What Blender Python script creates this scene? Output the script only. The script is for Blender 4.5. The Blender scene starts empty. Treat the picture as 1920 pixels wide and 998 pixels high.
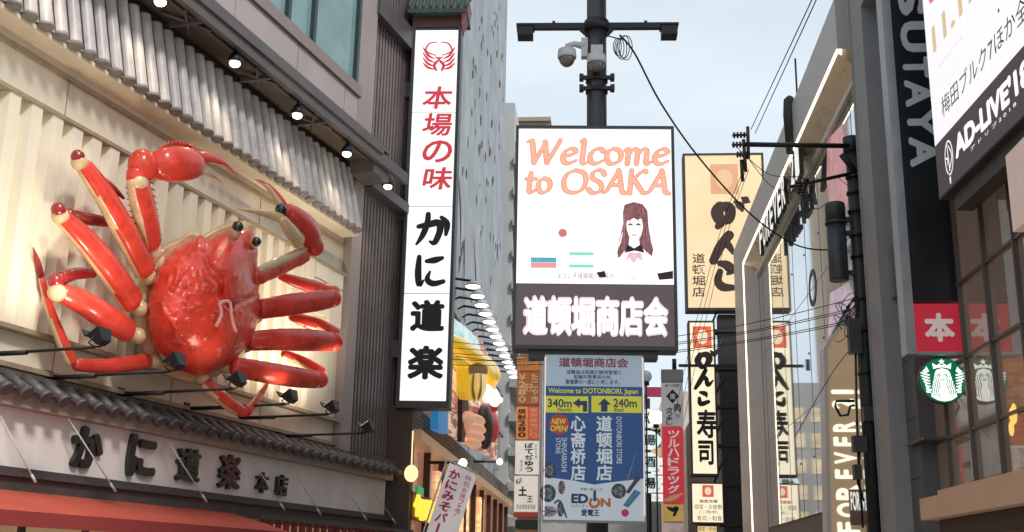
import bpy, bmesh, math, random
from mathutils import Vector, Matrix
random.seed(7)
SC = bpy.context.scene
COL = SC.collection
V = Vector
# ------------------------------------------------------------------ camera, world, sun, exposure
FPX, CX, CY = 2128.0, 960.0, 499.0
TH, RO = math.radians(15.15), math.radians(1.08)
CF = V((0, math.cos(TH), math.sin(TH)))
_r, _u = V((1, 0, 0)), V((0, -math.sin(TH), math.cos(TH)))
CR_ = _r * math.cos(RO) + _u * math.sin(RO)
CU_ = _u * math.cos(RO) - _r * math.sin(RO)
EYE = V((0, 0, 1.6))
cd = bpy.data.cameras.new('camera'); cam = bpy.data.objects.new('camera', cd); COL.objects.link(cam)
cd.sensor_width = 36.0; cd.lens = FPX / 1920 * 36.0; cd.clip_end = 5000; cd.clip_start = 0.1
m = Matrix((CR_, CU_, -CF)).transposed().to_4x4(); m.translation = EYE
cam.matrix_world = m
SC.camera = cam
SUN_EL, SUN_AZ = math.radians(44), math.radians(140)
w = bpy.data.worlds.new('World'); SC.world = w; w.use_nodes = True
nt = w.node_tree; nt.nodes.clear()
out = nt.nodes.new('ShaderNodeOutputWorld'); bg = nt.nodes.new('ShaderNodeBackground')
sky = nt.nodes.new('ShaderNodeTexSky'); sky.sky_type = 'NISHITA'; sky.sun_disc = False
sky.sun_elevation = SUN_EL; sky.sun_rotation = SUN_AZ; sky.air_density = 1.0; sky.dust_density = 3.0
tc = nt.nodes.new('ShaderNodeTexCoord'); mp = nt.nodes.new('ShaderNodeMapping'); mp.inputs['Scale'].default_value = (1, 1, 3)
nz = nt.nodes.new('ShaderNodeTexNoise'); nz.inputs['Scale'].default_value = 2.2; nz.inputs['Detail'].default_value = 5
cr = nt.nodes.new('ShaderNodeValToRGB')
cr.color_ramp.elements[0].position = 0.3; cr.color_ramp.elements[0].color = (3.1, 3.6, 3.95, 1)
cr.color_ramp.elements[1].position = 0.72; cr.color_ramp.elements[1].color = (4.4, 4.75, 4.9, 1)
mx = nt.nodes.new('ShaderNodeMixRGB'); mx.inputs[0].default_value = 0.85
nt.links.new(tc.outputs['Generated'], mp.inputs[0]); nt.links.new(mp.outputs[0], nz.inputs['Vector'])
nt.links.new(nz.outputs['Fac'], cr.inputs[0]); nt.links.new(sky.outputs[0], mx.inputs[1]); nt.links.new(cr.outputs[0], mx.inputs[2])
nt.links.new(mx.outputs[0], bg.inputs[0]); bg.inputs[1].default_value = 0.15; nt.links.new(bg.outputs[0], out.inputs[0])
sl = bpy.data.lights.new('sun', 'SUN'); sl.energy = 1.5; sl.angle = math.radians(10); sl.color = (1, .96, .9)
so = bpy.data.objects.new('sun', sl); COL.objects.link(so)
sd = V((math.sin(SUN_AZ) * math.cos(SUN_EL), math.cos(SUN_AZ) * math.cos(SUN_EL), math.sin(SUN_EL)))
so.rotation_euler = sd.to_track_quat('Z', 'Y').to_euler(); so.location = (0, -10, 40)
vs = SC.view_settings; vs.view_transform = 'Standard'; vs.look = 'None'; vs.exposure = 0.58; vs.gamma = 1.0
vs.use_curve_mapping = False

# ------------------------------------------------------------------ frames and projection helpers
def ray(px, py): return CF + CR_ * ((px - CX) / FPX) - CU_ * ((py - CY) / FPX)
def at(px, py, y):
    d = ray(px, py); return EYE + d * ((y - EYE.y) / d.y)
def proj(p):
    d = p - EYE; z = d.dot(CF); return CX + FPX * d.dot(CR_) / z, CY - FPX * d.dot(CU_) / z
class Fr:
    def __init__(s, O, az, side=1):
        a = math.radians(az); s.O = V(O); s.X = V((math.sin(a), math.cos(a), 0)); s.N = V((math.cos(a), -math.sin(a), 0)) * side
    def P(s, u, v, w=0): return s.O + s.X * u + s.N * w + V((0, 0, v))
    def pix(s, px, py, w=0):
        d = ray(px, py); t = (w - (EYE - s.O).dot(s.N)) / d.dot(s.N); p = EYE + d * t
        return (p - s.O).dot(s.X), p.z
    def W(s, px, py, w=0): return s.P(*s.pix(px, py, w), w)
    def rect(s, x0, y0, x1, y1, w=0):
        xc, yc = (x0 + x1) / 2, (y0 + y1) / 2
        return s.pix(x0, yc, w)[0], s.pix(x1, yc, w)[0], s.pix(xc, y1, w)[1], s.pix(xc, y0, w)[1]
def dirs(az): a = math.radians(az); return V((math.sin(a), math.cos(a), 0)), V((math.cos(a), -math.sin(a), 0))
STREET = 4.8
KD = Fr(-dirs(18.2)[1] * 13.6, 18.2)                   # crab restaurant facade
SL = Fr(-dirs(STREET)[1] * 6, STREET)                  # left side of the street
SR = Fr(dirs(STREET)[1] * 6, STREET, -1)               # right side of the street
def front(y, az=94.8): return Fr((0, y, 0), az)        # a plane across the street, facing the camera

# ------------------------------------------------------------------ materials
MATS = {}
def mat(name, col, rough=.6, var=.12, scale=3.0, bump=.0, metal=0.0, coat=0.0, emit=0.0, ecol=None, spec=.5, bscale=None, streak=False):
    if name in MATS: return MATS[name]
    M = bpy.data.materials.new(name); M.use_nodes = True; n = M.node_tree.nodes; L = M.node_tree.links
    b = n['Principled BSDF']
    b.inputs['Roughness'].default_value = rough; b.inputs['Metallic'].default_value = metal
    b.inputs['Coat Weight'].default_value = coat; b.inputs['Coat Roughness'].default_value = .08
    b.inputs['Specular IOR Level'].default_value = spec
    t = n.new('ShaderNodeTexCoord'); mpn = n.new('ShaderNodeMapping'); L.new(t.outputs['Object'], mpn.inputs[0])
    if streak: mpn.inputs['Scale'].default_value = (1, 1, .15)
    ns = n.new('ShaderNodeTexNoise'); ns.inputs['Scale'].default_value = scale; ns.inputs['Detail'].default_value = 6; ns.inputs['Roughness'].default_value = .65
    L.new(mpn.outputs[0], ns.inputs['Vector'])
    r = n.new('ShaderNodeValToRGB'); c = V(col[:3])
    r.color_ramp.elements[0].position = .3; r.color_ramp.elements[1].position = .7
    r.color_ramp.elements[0].color = (*[max(0, x * (1 - var)) for x in c], 1)
    r.color_ramp.elements[1].color = (*[min(1, x * (1 + var)) for x in c], 1)
    L.new(ns.outputs['Fac'], r.inputs[0]); L.new(r.outputs[0], b.inputs['Base Color'])
    rr = n.new('ShaderNodeMapRange'); rr.inputs[3].default_value = max(0, rough - .12 * (rough > .1)); rr.inputs[4].default_value = min(1, rough + .12 * (rough > .1))
    L.new(ns.outputs['Fac'], rr.inputs[0]); L.new(rr.outputs[0], b.inputs['Roughness'])
    if bump:
        n2 = n.new('ShaderNodeTexNoise'); n2.inputs['Scale'].default_value = bscale or scale * 6; n2.inputs['Detail'].default_value = 5
        L.new(t.outputs['Object'], n2.inputs['Vector'])
        bp = n.new('ShaderNodeBump'); bp.inputs['Strength'].default_value = bump; bp.inputs['Distance'].default_value = .03
        L.new(n2.outputs['Fac'], bp.inputs['Height']); L.new(bp.outputs[0], b.inputs['Normal'])
    if emit:
        b.inputs['Emission Strength'].default_value = emit
        e = V(ecol or col)
        r2 = n.new('ShaderNodeValToRGB'); r2.color_ramp.elements[0].position = .25; r2.color_ramp.elements[1].position = .75
        r2.color_ramp.elements[0].color = (*[x * (1 - var) for x in e], 1); r2.color_ramp.elements[1].color = (*[x * (1 + var * .4) for x in e], 1)
        L.new(ns.outputs['Fac'], r2.inputs[0]); L.new(r2.outputs[0], b.inputs['Emission Color'])
    MATS[name] = M; return M
def lit(name, col, s=1.0, var=.04, scale=.8, rough=.35): return mat(name, [c * .35 for c in col], rough, var, scale, emit=s * .68, ecol=col)
def led(name, col, s, pitch=26):
    """A screen of small emitting dots."""
    M = lit(name, col, s); n = M.node_tree.nodes; L = M.node_tree.links; b = n['Principled BSDF']
    t = n['Texture Coordinate']
    wv = []
    for ax in 'XZ':
        x = n.new('ShaderNodeTexWave'); x.bands_direction = ax; x.inputs['Scale'].default_value = pitch; x.inputs['Distortion'].default_value = 0
        L.new(t.outputs['Object'], x.inputs['Vector']); wv.append(x)
    mu = n.new('ShaderNodeMath'); mu.operation = 'ADD'; L.new(wv[0].outputs['Fac'], mu.inputs[0]); L.new(wv[1].outputs['Fac'], mu.inputs[1])
    rm = n.new('ShaderNodeMapRange'); rm.inputs[1].default_value = 0; rm.inputs[2].default_value = 2; rm.inputs[3].default_value = s * .68 * .97; rm.inputs[4].default_value = s * .68 * 1.03
    L.new(mu.outputs[0], rm.inputs[0]); L.new(rm.outputs[0], b.inputs['Emission Strength'])
    return M

# ------------------------------------------------------------------ mesh builder
class MB:
    def __init__(s): s.v = []; s.f = []; s.m = []; s.sm = []; s.k = 0
    def face(s, idx, m=0, smooth=False): s.f.append(tuple(idx)); s.m.append(m); s.sm.append(smooth)
    def pts(s, ps): b = len(s.v); s.v.extend([V(p) for p in ps]); return b
    def quad(s, a, b, c, d, m=0): i = s.pts((a, b, c, d)); s.face((i, i + 1, i + 2, i + 3), m); return s
    def box(s, fr, u0, u1, v0, v1, w0, w1, m=0):
        return s.hexa([fr.P(u, v, w_) for w_ in (w0, w1) for v in (v0, v1) for u in (u0, u1)], m)
    def hexa(s, p, m=0):
        i = s.pts(p)
        for q in ((0, 1, 3, 2), (4, 6, 7, 5), (0, 4, 5, 1), (2, 3, 7, 6), (0, 2, 6, 4), (1, 5, 7, 3)): s.face([i + k for k in q], m)
        return s
    def prism(s, fr, uv, w0, w1, m=0, mside=None):
        n = len(uv); i = s.pts([fr.P(u, v, w1) for u, v in uv]); j = s.pts([fr.P(u, v, w0) for u, v in uv])
        s.face(range(i, i + n), m)
        if w0 != w1:
            s.face(range(j + n - 1, j - 1, -1), m)
            for k in range(n): s.face((i + k, j + k, j + (k + 1) % n, i + (k + 1) % n), m if mside is None else mside)
        return s
    def sweepuw(s, fr, vw, u0, u1, m=0):
        """profile in (v, w) run along u"""
        n = len(vw); i = s.pts([fr.P(u0, v, w_) for v, w_ in vw]); j = s.pts([fr.P(u1, v, w_) for v, w_ in vw])
        s.face(range(i, i + n), m); s.face(range(j + n - 1, j - 1, -1), m)
        for k in range(n): s.face((i + k, j + k, j + (k + 1) % n, i + (k + 1) % n), m)
        return s
    def poly(s, fr, px, w0, w1=None, m=0): return s.prism(fr, [fr.pix(x, y, w0) for x, y in px], w0, w0 if w1 is None else w1, m)
    def disc(s, fr, u, v, r, w0, w1, m=0, n=28, ry=None):
        return s.prism(fr, [(u + r * math.cos(2 * math.pi * k / n), v + (ry or r) * math.sin(2 * math.pi * k / n)) for k in range(n)], w0, w1, m)
    def tube(s, ps, r, m=0, n=8, cap=True, mfn=None, flat=None):
        ps = [V(p) for p in ps]; N = len(ps); rs = r if isinstance(r, (list, tuple)) else [r] * N
        t0 = (ps[1] - ps[0]).normalized(); a = t0.orthogonal().normalized()
        rings = []
        for i, p in enumerate(ps):
            t = (ps[min(i + 1, N - 1)] - ps[max(i - 1, 0)])
            t = t.normalized() if t.length > 1e-9 else t0
            a = (a - t * a.dot(t)); a = a.normalized() if a.length > 1e-6 else t.orthogonal().normalized()
            b = t.cross(a); ring = []
            for k in range(n):
                ang = 2 * math.pi * k / n; d = (a * math.cos(ang) + b * math.sin(ang)) * rs[i]
                if flat: d -= flat[0] * d.dot(flat[0]) * (1 - flat[1])
                ring.append(p + d)
            rings.append(s.pts(ring))
        for i in range(N - 1):
            for k in range(n):
                q = (rings[i] + k, rings[i] + (k + 1) % n, rings[i + 1] + (k + 1) % n, rings[i + 1] + k)
                mm = m
                if mfn:
                    nrm = sum((s.v[x] for x in q), V()) / 4 - (ps[i] + ps[i + 1]) / 2
                    mm = mfn(nrm.normalized(), i / (N - 1))
                s.face(q, mm, True)
        if cap:
            s.face([rings[0] + k for k in range(n)][::-1], m if not mfn else mfn(V((0, 0, -1)), 0)); s.face([rings[-1] + k for k in range(n)], m if not mfn else mfn(V((0, 0, -1)), 1))
        return s
    def blade(s, ps, r, n=20, mfn=None, flat=None):
        """a limb of rounded-box section, broad side towards the plane normal"""
        N = len(ps); rings = []; fn = flat[0]
        for i, p in enumerate(ps):
            t = (ps[min(i + 1, N - 1)] - ps[max(i - 1, 0)]).normalized(); a = t.cross(fn).normalized(); b = a.cross(t)
            ring = []
            for k in range(n):
                c_, s_ = math.cos(2 * math.pi * k / n), math.sin(2 * math.pi * k / n); q = (abs(c_) ** 3.2 + abs(s_) ** 3.2) ** (-1 / 3.2)
                ring.append(p + a * (c_ * q * r[i]) + b * (s_ * q * r[i] * .68 + .12 * r[i] * (abs(c_) < .3) * s_))
            rings.append(s.pts(ring))
        for i in range(N - 1):
            for k in range(n):
                q = (rings[i] + k, rings[i] + (k + 1) % n, rings[i + 1] + (k + 1) % n, rings[i + 1] + k)
                nrm = (sum((s.v[x] for x in q), V()) / 4 - (ps[i] + ps[i + 1]) / 2); s.face(q, mfn(nrm.normalized(), i / (N - 1)), True)
        s.face([rings[0] + k for k in range(n)][::-1], mfn(-fn, 0)); s.face([rings[-1] + k for k in range(n)], mfn(-fn, 1))
        return s
    def ball(s, c, rx, ry=None, rz=None, m=0, n=16, X=None, N=None):
        ry = ry or rx; rz = rz or rx; X = X or V((1, 0, 0)); Y = N or V((0, 1, 0)); Z = X.cross(Y); c = V(c); rows = []
        for i in range(1, n // 2):
            ph = math.pi * i / (n // 2)
            rows.append(s.pts([c + X * (rx * math.sin(ph) * math.cos(2 * math.pi * k / n)) + Y * (ry * math.sin(ph) * math.sin(2 * math.pi * k / n)) + Z * (rz * math.cos(ph)) for k in range(n)]))
        t = s.pts([c + Z * rz]); b = s.pts([c - Z * rz])
        for k in range(n):
            s.face((t, rows[0] + k, rows[0] + (k + 1) % n), m, True); s.face((b, rows[-1] + (k + 1) % n, rows[-1] + k), m, True)
            for i in range(len(rows) - 1): s.face((rows[i] + k, rows[i + 1] + k, rows[i + 1] + (k + 1) % n, rows[i] + (k + 1) % n), m, True)
        return s
    def stroke(s, fr, pw, w, m=0, smooth=4, closed=False):
        """brush stroke through (u, v, width) points, laid on the plane w"""
        pw = catmull(pw, smooth) if len(pw) > 2 else pw
        s.k += 1; e = w + s.k * 1.5e-4; N = len(pw); last = None
        for i, (u, v, wd) in enumerate(pw):
            a, b = pw[max(i - 1, 0)], pw[min(i + 1, N - 1)]
            dx, dy = b[0] - a[0], b[1] - a[1]; l = math.hypot(dx, dy) or 1; nx, ny = -dy / l * wd / 2, dx / l * wd / 2
            cur = s.pts((fr.P(u + nx, v + ny, e), fr.P(u - nx, v - ny, e)))
            if last is not None: s.face((last, last + 1, cur + 1, cur), m)
            last = cur
        for (u, v, wd), q in ((pw[0], pw[1]), (pw[-1], pw[-2])):
            if wd < 1e-4: continue
            a0 = math.atan2(v - q[1], u - q[0]) - math.pi / 2
            s.prism(fr, [(u + wd / 2 * math.cos(a0 + math.pi * k / 8), v + wd / 2 * math.sin(a0 + math.pi * k / 8)) for k in range(9)], e, e, m)
        return s
    def strokepx(s, fr, pts, w, m=0, smooth=4):
        sc = abs(fr.pix(pts[0][0] + 1, pts[0][1], w)[0] - fr.pix(pts[0][0], pts[0][1], w)[0])
        return s.stroke(fr, [(*fr.pix(x, y, w), d * sc) for x, y, d in pts], w, m, smooth)
    def text(s, fr, body, rect, w, m=0, bold=.0, depth=0.0, rot=0, shear=0, flip=False, keep=False):
        """letters fitted to a (u0, u1, v0, v1) rectangle of the plane"""
        br = bold if bold > .015 else 0
        vs_, fs = glyphs(body, 0 if br else bold, shear, depth > 0)
        P = [(x, y, z) for x, y, z in vs_]
        if rot == -90: P = [(y, -x, z) for x, y, z in P]
        if rot == 90: P = [(-y, x, z) for x, y, z in P]
        x0, x1 = min(p[0] for p in P), max(p[0] for p in P); y0, y1 = min(p[1] for p in P), max(p[1] for p in P)
        x0 -= br; x1 += br; y0 -= br; y1 += br
        u0, u1, v0, v1 = rect
        if keep:
            kx = (u1 - u0) / (x1 - x0); ky = (v1 - v0) / (y1 - y0); k = min(abs(kx), abs(ky))
            uc, vc = (u0 + u1) / 2, (v0 + v1) / 2; hx, hy = (x1 - x0) * k / 2 * math.copysign(1, kx), (y1 - y0) * k / 2
            u0, u1, v0, v1 = uc - hx, uc + hx, vc - hy, vc + hy
        base = (0.0, 0.0)
        sh = [base] + ([(base[0] + br * math.cos(math.pi * q / 4), base[1] + br * math.sin(math.pi * q / 4)) for q in range(8)] if br else [])
        for dx, dy in sh:
            s.k += 1
            i = s.pts([fr.P(u0 + (x + dx - x0) / (x1 - x0) * (u1 - u0), v0 + (y + dy - y0) / (y1 - y0) * (v1 - v0), w + s.k * (1e-4 if not br else 4e-5) + (z + .5) * depth * (depth > 0)) for x, y, z in P])
            for f in fs: s.face([i + k for k in f], m)
        return s
    def textpx(s, fr, body, x0, y0, x1, y1, w, m=0, **k): return s.text(fr, body, fr.rect(x0, y0, x1, y1, w), w, m, **k)
    def vtextpx(s, fr, body, x0, y0, x1, y1, w, m=0, gap=.12, **k):
        n = len(body); h = (y1 - y0) / n
        for i, c in enumerate(body):
            if c == ' ': continue
            if c == 'ー':
                xc = (x0 + x1) / 2; q = (x1 - x0) * .1; s.textpx(fr, 'I', xc - q, y0 + h * (i + .1), xc + q, y0 + h * (i + .9), w, m, **k)
            else: s.textpx(fr, c, x0, y0 + h * (i + gap / 2), x1, y0 + h * (i + 1 - gap / 2), w, m, **k)
        return s
def catmull(p, n):
    q = [p[0]] + list(p) + [p[-1]]; o = []
    for i in range(1, len(q) - 2):
        for k in range(n):
            t = k / n; a, b, c, d = q[i - 1], q[i], q[i + 1], q[i + 2]
            o.append(tuple(.5 * (2 * b[j] + (c[j] - a[j]) * t + (2 * a[j] - 5 * b[j] + 4 * c[j] - d[j]) * t * t + (3 * b[j] - a[j] - 3 * c[j] + d[j]) * t ** 3) for j in range(len(b))))
    o.append(tuple(p[-1])); return o
_G = {}
def glyphs(body, bold, shear, solid):
    k = (body, bold, shear, solid)
    if k not in _G:
        c = bpy.data.curves.new('glyph', 'FONT'); c.body = body; c.offset = bold; c.shear = shear; c.resolution_u = 3
        if solid: c.extrude = .5
        o = bpy.data.objects.new('glyph', c); COL.objects.link(o)
        dg = bpy.context.evaluated_depsgraph_get(); me = bpy.data.meshes.new_from_object(o.evaluated_get(dg))
        _G[k] = ([tuple(v.co) for v in me.vertices], [tuple(p.vertices) for p in me.polygons])
        bpy.data.objects.remove(o); bpy.data.curves.remove(c); bpy.data.meshes.remove(me)
    return _G[k]

ORIG = {}
def build(mb, name, mats, parent=None, label=None, recalc=True):
    me = bpy.data.meshes.new(name)
    me.from_pydata([tuple(v) for v in mb.v], [], mb.f)
    mats = mats if isinstance(mats, (list, tuple)) else [mats]
    for M in mats: me.materials.append(M)
    me.polygons.foreach_set('material_index', mb.m); me.polygons.foreach_set('use_smooth', mb.sm)
    if recalc:
        b = bmesh.new(); b.from_mesh(me); bmesh.ops.recalc_face_normals(b, faces=b.faces); b.to_mesh(me); b.free()
    o = bpy.data.objects.new(name, me); COL.objects.link(o); o.parent = parent
    if label: o['label'] = label
    xs = [v.x for v in mb.v]; ys = [v.y for v in mb.v]; zs = [v.z for v in mb.v]
    og = V(((min(xs) + max(xs)) / 2, (min(ys) + max(ys)) / 2, min(zs)))
    me.transform(Matrix.Translation(-og)); ORIG[o.name] = og
    if parent is None: o.location = og
    return o
def tag(o, label, cat, group=None, kind=None):
    if label: o['label'] = label
    if cat: o['category'] = cat
    if group: o['group'] = group
    if kind: o['kind'] = kind
    return o
class Thing:
    def __init__(s, name, label, cat, group=None):
        s.o = bpy.data.objects.new(name, None); COL.objects.link(s.o); tag(s.o, label, cat, group); s.o.empty_display_size = .2
    def part(s, name, mb, mats, parent=None, label=None): return build(mb, name, mats, parent or s.o, label)
    def done(s):
        ks = list(s.o.children); og = [ORIG[k.name] for k in ks]
        L = V((sum(p.x for p in og) / len(og), sum(p.y for p in og) / len(og), min(p.z for p in og)))
        s.o.location = L; ORIG[s.o.name] = L
        for k in ks: place(k, L)
        return s.o
def place(o, base):
    o.location = ORIG[o.name] - base
    for c in o.children:
        if c.name in ORIG: place(c, ORIG[o.name])
def copy_tree(o, parent=None):
    c = o.copy(); COL.objects.link(c); c.parent = parent
    for ch in o.children: copy_tree(ch, c)
    return c
def dup(o, delta, label):
    c = copy_tree(o); c.location = o.location + delta; c['label'] = label; return c
def solo(mb, name, mats, label, cat, group=None): return tag(build(mb, name, mats), label, cat, group)
def struct(mb, name, mats, kind='structure'): return tag(build(mb, name, mats), None, None, None, kind)
def spot(name, loc, target, energy, col, angle=80, size=.06, blend=.6, parent=None):
    l = bpy.data.lights.new(name, 'SPOT'); l.energy = energy; l.color = col; l.spot_size = math.radians(angle); l.spot_blend = blend; l.shadow_soft_size = size
    o = bpy.data.objects.new(name, l); COL.objects.link(o); o.location = loc
    o.rotation_euler = (V(loc) - V(target)).to_track_quat('Z', 'Y').to_euler()
    if parent is not None:
        ORIG[o.name] = V(loc); o.parent = parent
    return o
def sagline(a, b, sag, n=14): return [a.lerp(b, k / n) - V((0, 0, sag * 4 * (k / n) * (1 - k / n))) for k in range(n + 1)]

# common materials
black = mat('black_metal', (.018, .018, .02), .45, .3, 6, metal=.3)
black_paint = mat('black_sign_paint', (.012, .012, .014), .5, .2)
dark_frame = mat('dark_brown_frame', (.05, .042, .042), .45, .2, 4)
steel = mat('galvanised_steel', (.33, .34, .35), .4, .2, 5, metal=.6)
cable = mat('cable_rubber', (.012, .012, .013), .6, .2)

# ------------------------------------------------------------------ ground
flat = Fr((0, 0, 0), 0)
X0, N0 = dirs(STREET)
def ground_sheet(name, x0, x1, y0, y1, z, M):
    mb = MB(); mb.quad(X0 * y0 + N0 * x0 + V((0, 0, z)), X0 * y0 + N0 * x1 + V((0, 0, z)), X0 * y1 + N0 * x1 + V((0, 0, z)), X0 * y1 + N0 * x0 + V((0, 0, z)))
    return struct(mb, name, M)
paving = mat('stone_paving', (.34, .33, .31), .7, .15, 1.5, bump=.1)
ground_sheet('ground', -1500, 1500, -600, 2500, -.12, mat('asphalt', (.05, .05, .052), .85, .2, .5))
mb = MB(); mb.hexa([X0 * y + N0 * x + V((0, 0, z)) for z in (-.12, 0) for y in (-30, 160) for x in (-14, 14)]); struct(mb, 'pavement', paving)
ground_sheet('path', -2.4, 2.4, -30, 160, .004, mat('granite_strip', (.3, .28, .26), .6, .2, 2.5, bump=.08))

# ------------------------------------------------------------------ crab restaurant building
cream = mat('cream_plaster', (.80, .72, .57), .6, .12, 1.2, bump=.06, bscale=5, streak=True)
cream_panel = mat('cream_metal_panel', (.80, .735, .59), .5, .11, .9, streak=True)
pinkish = mat('pale_fascia_board', (.86, .79, .75), .55, .1, 1.1, bump=.05, streak=True)
mauve = mat('mauve_tile_panel', (.46, .385, .37), .5, .1, .8, bump=.05)
brown_rib = mat('dark_brown_louvre', (.17, .14, .135), .5, .2, 2)
brown_dark = mat('deep_brown_paint', (.075, .064, .064), .5, .25, 3)
tile_grey = mat('silver_roof_tile', (.52, .485, .475), .42, .24, 2.2, bump=.1, bscale=8)
tile_end = mat('weathered_tile_end', (.22, .20, .19), .6, .3, 5)
tile_dark = mat('charcoal_roof_tile', (.095, .088, .086), .45, .3, 4, bump=.12)
soffit_m = mat('brown_soffit', (.12, .095, .07), .6, .2, 2)
winglass = mat('teal_window_glass', (.09, .16, .165), .06, .25, .6, emit=.13, ecol=(.5, .75, .75))
B = Thing('crab_restaurant', 'cream crab restaurant with ribbed cladding, silver tiled eave and brown louvred end', 'building')
mb = MB(); mb.box(KD, 2, 31.3, -.1, 22, -9, -.06); core = B.part('core_wall', mb, brown_dark)
mb = MB(); mb.box(KD, 6, 26.7, 4.3, 10.45, -.05, .0); wall = B.part('wall', mb, cream)
tb = MB()
for v0, v1, w1 in ((10.03, 10.12, .07), (9.2, 9.27, .2), (5.3, 5.38, .2), (4.7, 4.78, .13)): tb.box(KD, 6, 26.68, v0, v1, .003, w1)
for u in (12.1, 15.5, 18.9, 22.3): tb.box(KD, u, u + .02, 9.28, 10.02, .003, .012)
for u in (9, 12.5, 16, 19.5, 23): tb.box(KD, u, u + .02, 4.79, 5.29, .003, .012)
B.part('trim', tb, mat('aged_brass_trim', (.34, .27, .18), .45, .2, 4), wall)
cb = MB(); u = 6.0
while u < 24.7:
    p = [(u, .003), (u + .05, .17), (u + .31, .17), (u + .36, .003)]
    for (ua, wa), (ub, wb) in zip(p, p[1:]): cb.quad(KD.P(ua, 5.382, wa), KD.P(ub, 5.382, wb), KD.P(ub, 9.198, wb), KD.P(ua, 9.198, wa))
    cb.quad(*[KD.P(a, 5.382, b) for a, b in p]); cb.quad(*[KD.P(a, 9.198, b) for a, b in p]); u += .53
B.part('ribbed_cladding', cb, cream_panel)
mb = MB()
for u0, u1, v0, v1 in ((24.95, 25.65, 7.9, 8.75), (25.85, 26.5, 7.75, 8.75), (24.95, 26.5, 8.8, 9.19)): mb.box(KD, u0, u1, v0, v1, .003, .16)
B.part('relief_panel', mb, cream_panel)
# mansard of silver tiles
mb = MB(); u = 5.4; 
t_b, t_t = (10.42, .55), (12.2, .14)
mb.sweepuw(KD, [(10.40, .0), (10.42, .5), (12.22, .08), (12.22, .0)], 5.2, 26.55)
while u < 26.5:
    A, Bp = KD.P(u, *t_b), KD.P(u, *t_t); N = 7
    ring = [(math.cos(math.pi * k / N), math.sin(math.pi * k / N)) for k in range(N + 1)]
    i = mb.pts([A + KD.X * (c * .125) + KD.N * (s * .12) for c, s in ring]); j = mb.pts([Bp + KD.X * (c * .125) + KD.N * (s * .12) for c, s in ring])
    for k in range(N): mb.face((i + k, i + k + 1, j + k + 1, j + k), 0, True)
    mb.tube([KD.P(u, 10.36, .555), KD.P(u, 10.435, .54)], .135, 1, n=14)
    u += .381
eave = B.part('tiled_eave', mb, [tile_grey, tile_end])
mb = MB(); mb.box(KD, 5.2, 26.6, 10.3, 10.398, .0, .46); B.part('eave_soffit', mb, cream)
# lamp walkway over the eave
mb = MB(); mb.box(KD, 5, 26.7, 12.42, 12.5, .1, 1.0); B.part('walkway_soffit', mb, soffit_m)
mb = MB(); mb.box(KD, 5, 28.3, 12.3, 12.62, .98, 1.1); mb.box(KD, 5, 26.5, 12.36, 12.40, .72, .8)
mb.box(KD, 5, 26.5, 12.55, 12.75, 1.101, 1.16); mb.box(KD, 26.3, 27.3, 12.0, 12.42, .25, .98)
mb.box(KD, 5, 27.3, 12.85, 13.0, .75, .95)
for u in (7, 9.7, 12.4, 15.1, 17.9, 20.7, 23.4):
    mb.box(KD, u, u + .09, 12.28, 12.41, .2, .97); a, b = KD.P(u - .45, 12.34, .35), KD.P(u + .5, 12.34, .9); mb.tube([a, b], .035, n=6); mb.tube([KD.P(u + .5, 12.33, .35), KD.P(u - .45, 12.33, .9)], .035, n=6)
B.part('walkway_beam', mb, mat('grey_brown_steel', (.13, .115, .11), .5, .2, 3))
mb = MB(); mb.box(KD, 5, 26.2, 13.18, 14.2, -.04, .42); mb.box(KD, 5, 26.2, 12.6, 13.17, -.04, .3)
up = B.part('upper_panel', mb, mauve)
mb = MB(); mb.box(KD, 5, 26.3, 14.2, 14.52, -.04, .5)
for u in (17.2, 19.9, 22.8, 25.4): mb.box(KD, u, u + .025, 13.2, 14.19, .42, .424)
B.part('sill', mb, mat('mauve_sill', (.27, .215, .2), .5, .1), up)
um = [KD.pix(*p, .42)[0] for p in ((543, 38), (590, 75))]
mb = MB(); mb.box(KD, 5, 26.15, 14.52, 17.9, -.04, .3); wi = B.part('window', mb, winglass)
mb = MB()
for uu in (17.0, um[0], um[1], 26.1): mb.box(KD, uu - .07, uu + .07, 14.52, 17.9, .301, .42)
mb.box(KD, 5, 26.17, 14.53, 14.62, .301, .40); B.part('window_frame', mb, mat('dark_teal_frame', (.03, .05, .055), .4), wi)
mb = MB(); mb.box(KD, 26.2, 27.35, 12.63, 21, -.04, .34); mb.box(KD, 26.7, 27.3, 4.6, 12.6, -.04, .24); mb.box(KD, 5, 26.2, 17.9, 21, -.04, .35)
B.part('pillar', mb, mat('mauve_pillar', (.33, .275, .26), .5, .12, 1.5, streak=True))
lb = MB(); lb.box(KD, 27.3, 31.05, 4.5, 21.5, -.05, .02); u = 27.38
while u < 31.0: lb.box(KD, u, u + .11, 4.6, 21.4, .021, .14); u += .21
lou = B.part('louvre_screen', lb, brown_rib)
mb = MB(); mb.box(KD, 27.3, 31.1, 17.3, 18.0, .02, .42); mb.box(KD, 27.31, 31.1, 11.95, 12.25, .15, .5); mb.box(KD, 30.85, 31.25, 0, 21.6, -.05, .3)
mb.box(KD, 27.31, 31.1, 4.45, 4.62, .02, .4)
B.part('louvre_beam', mb, brown_dark, lou)
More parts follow.
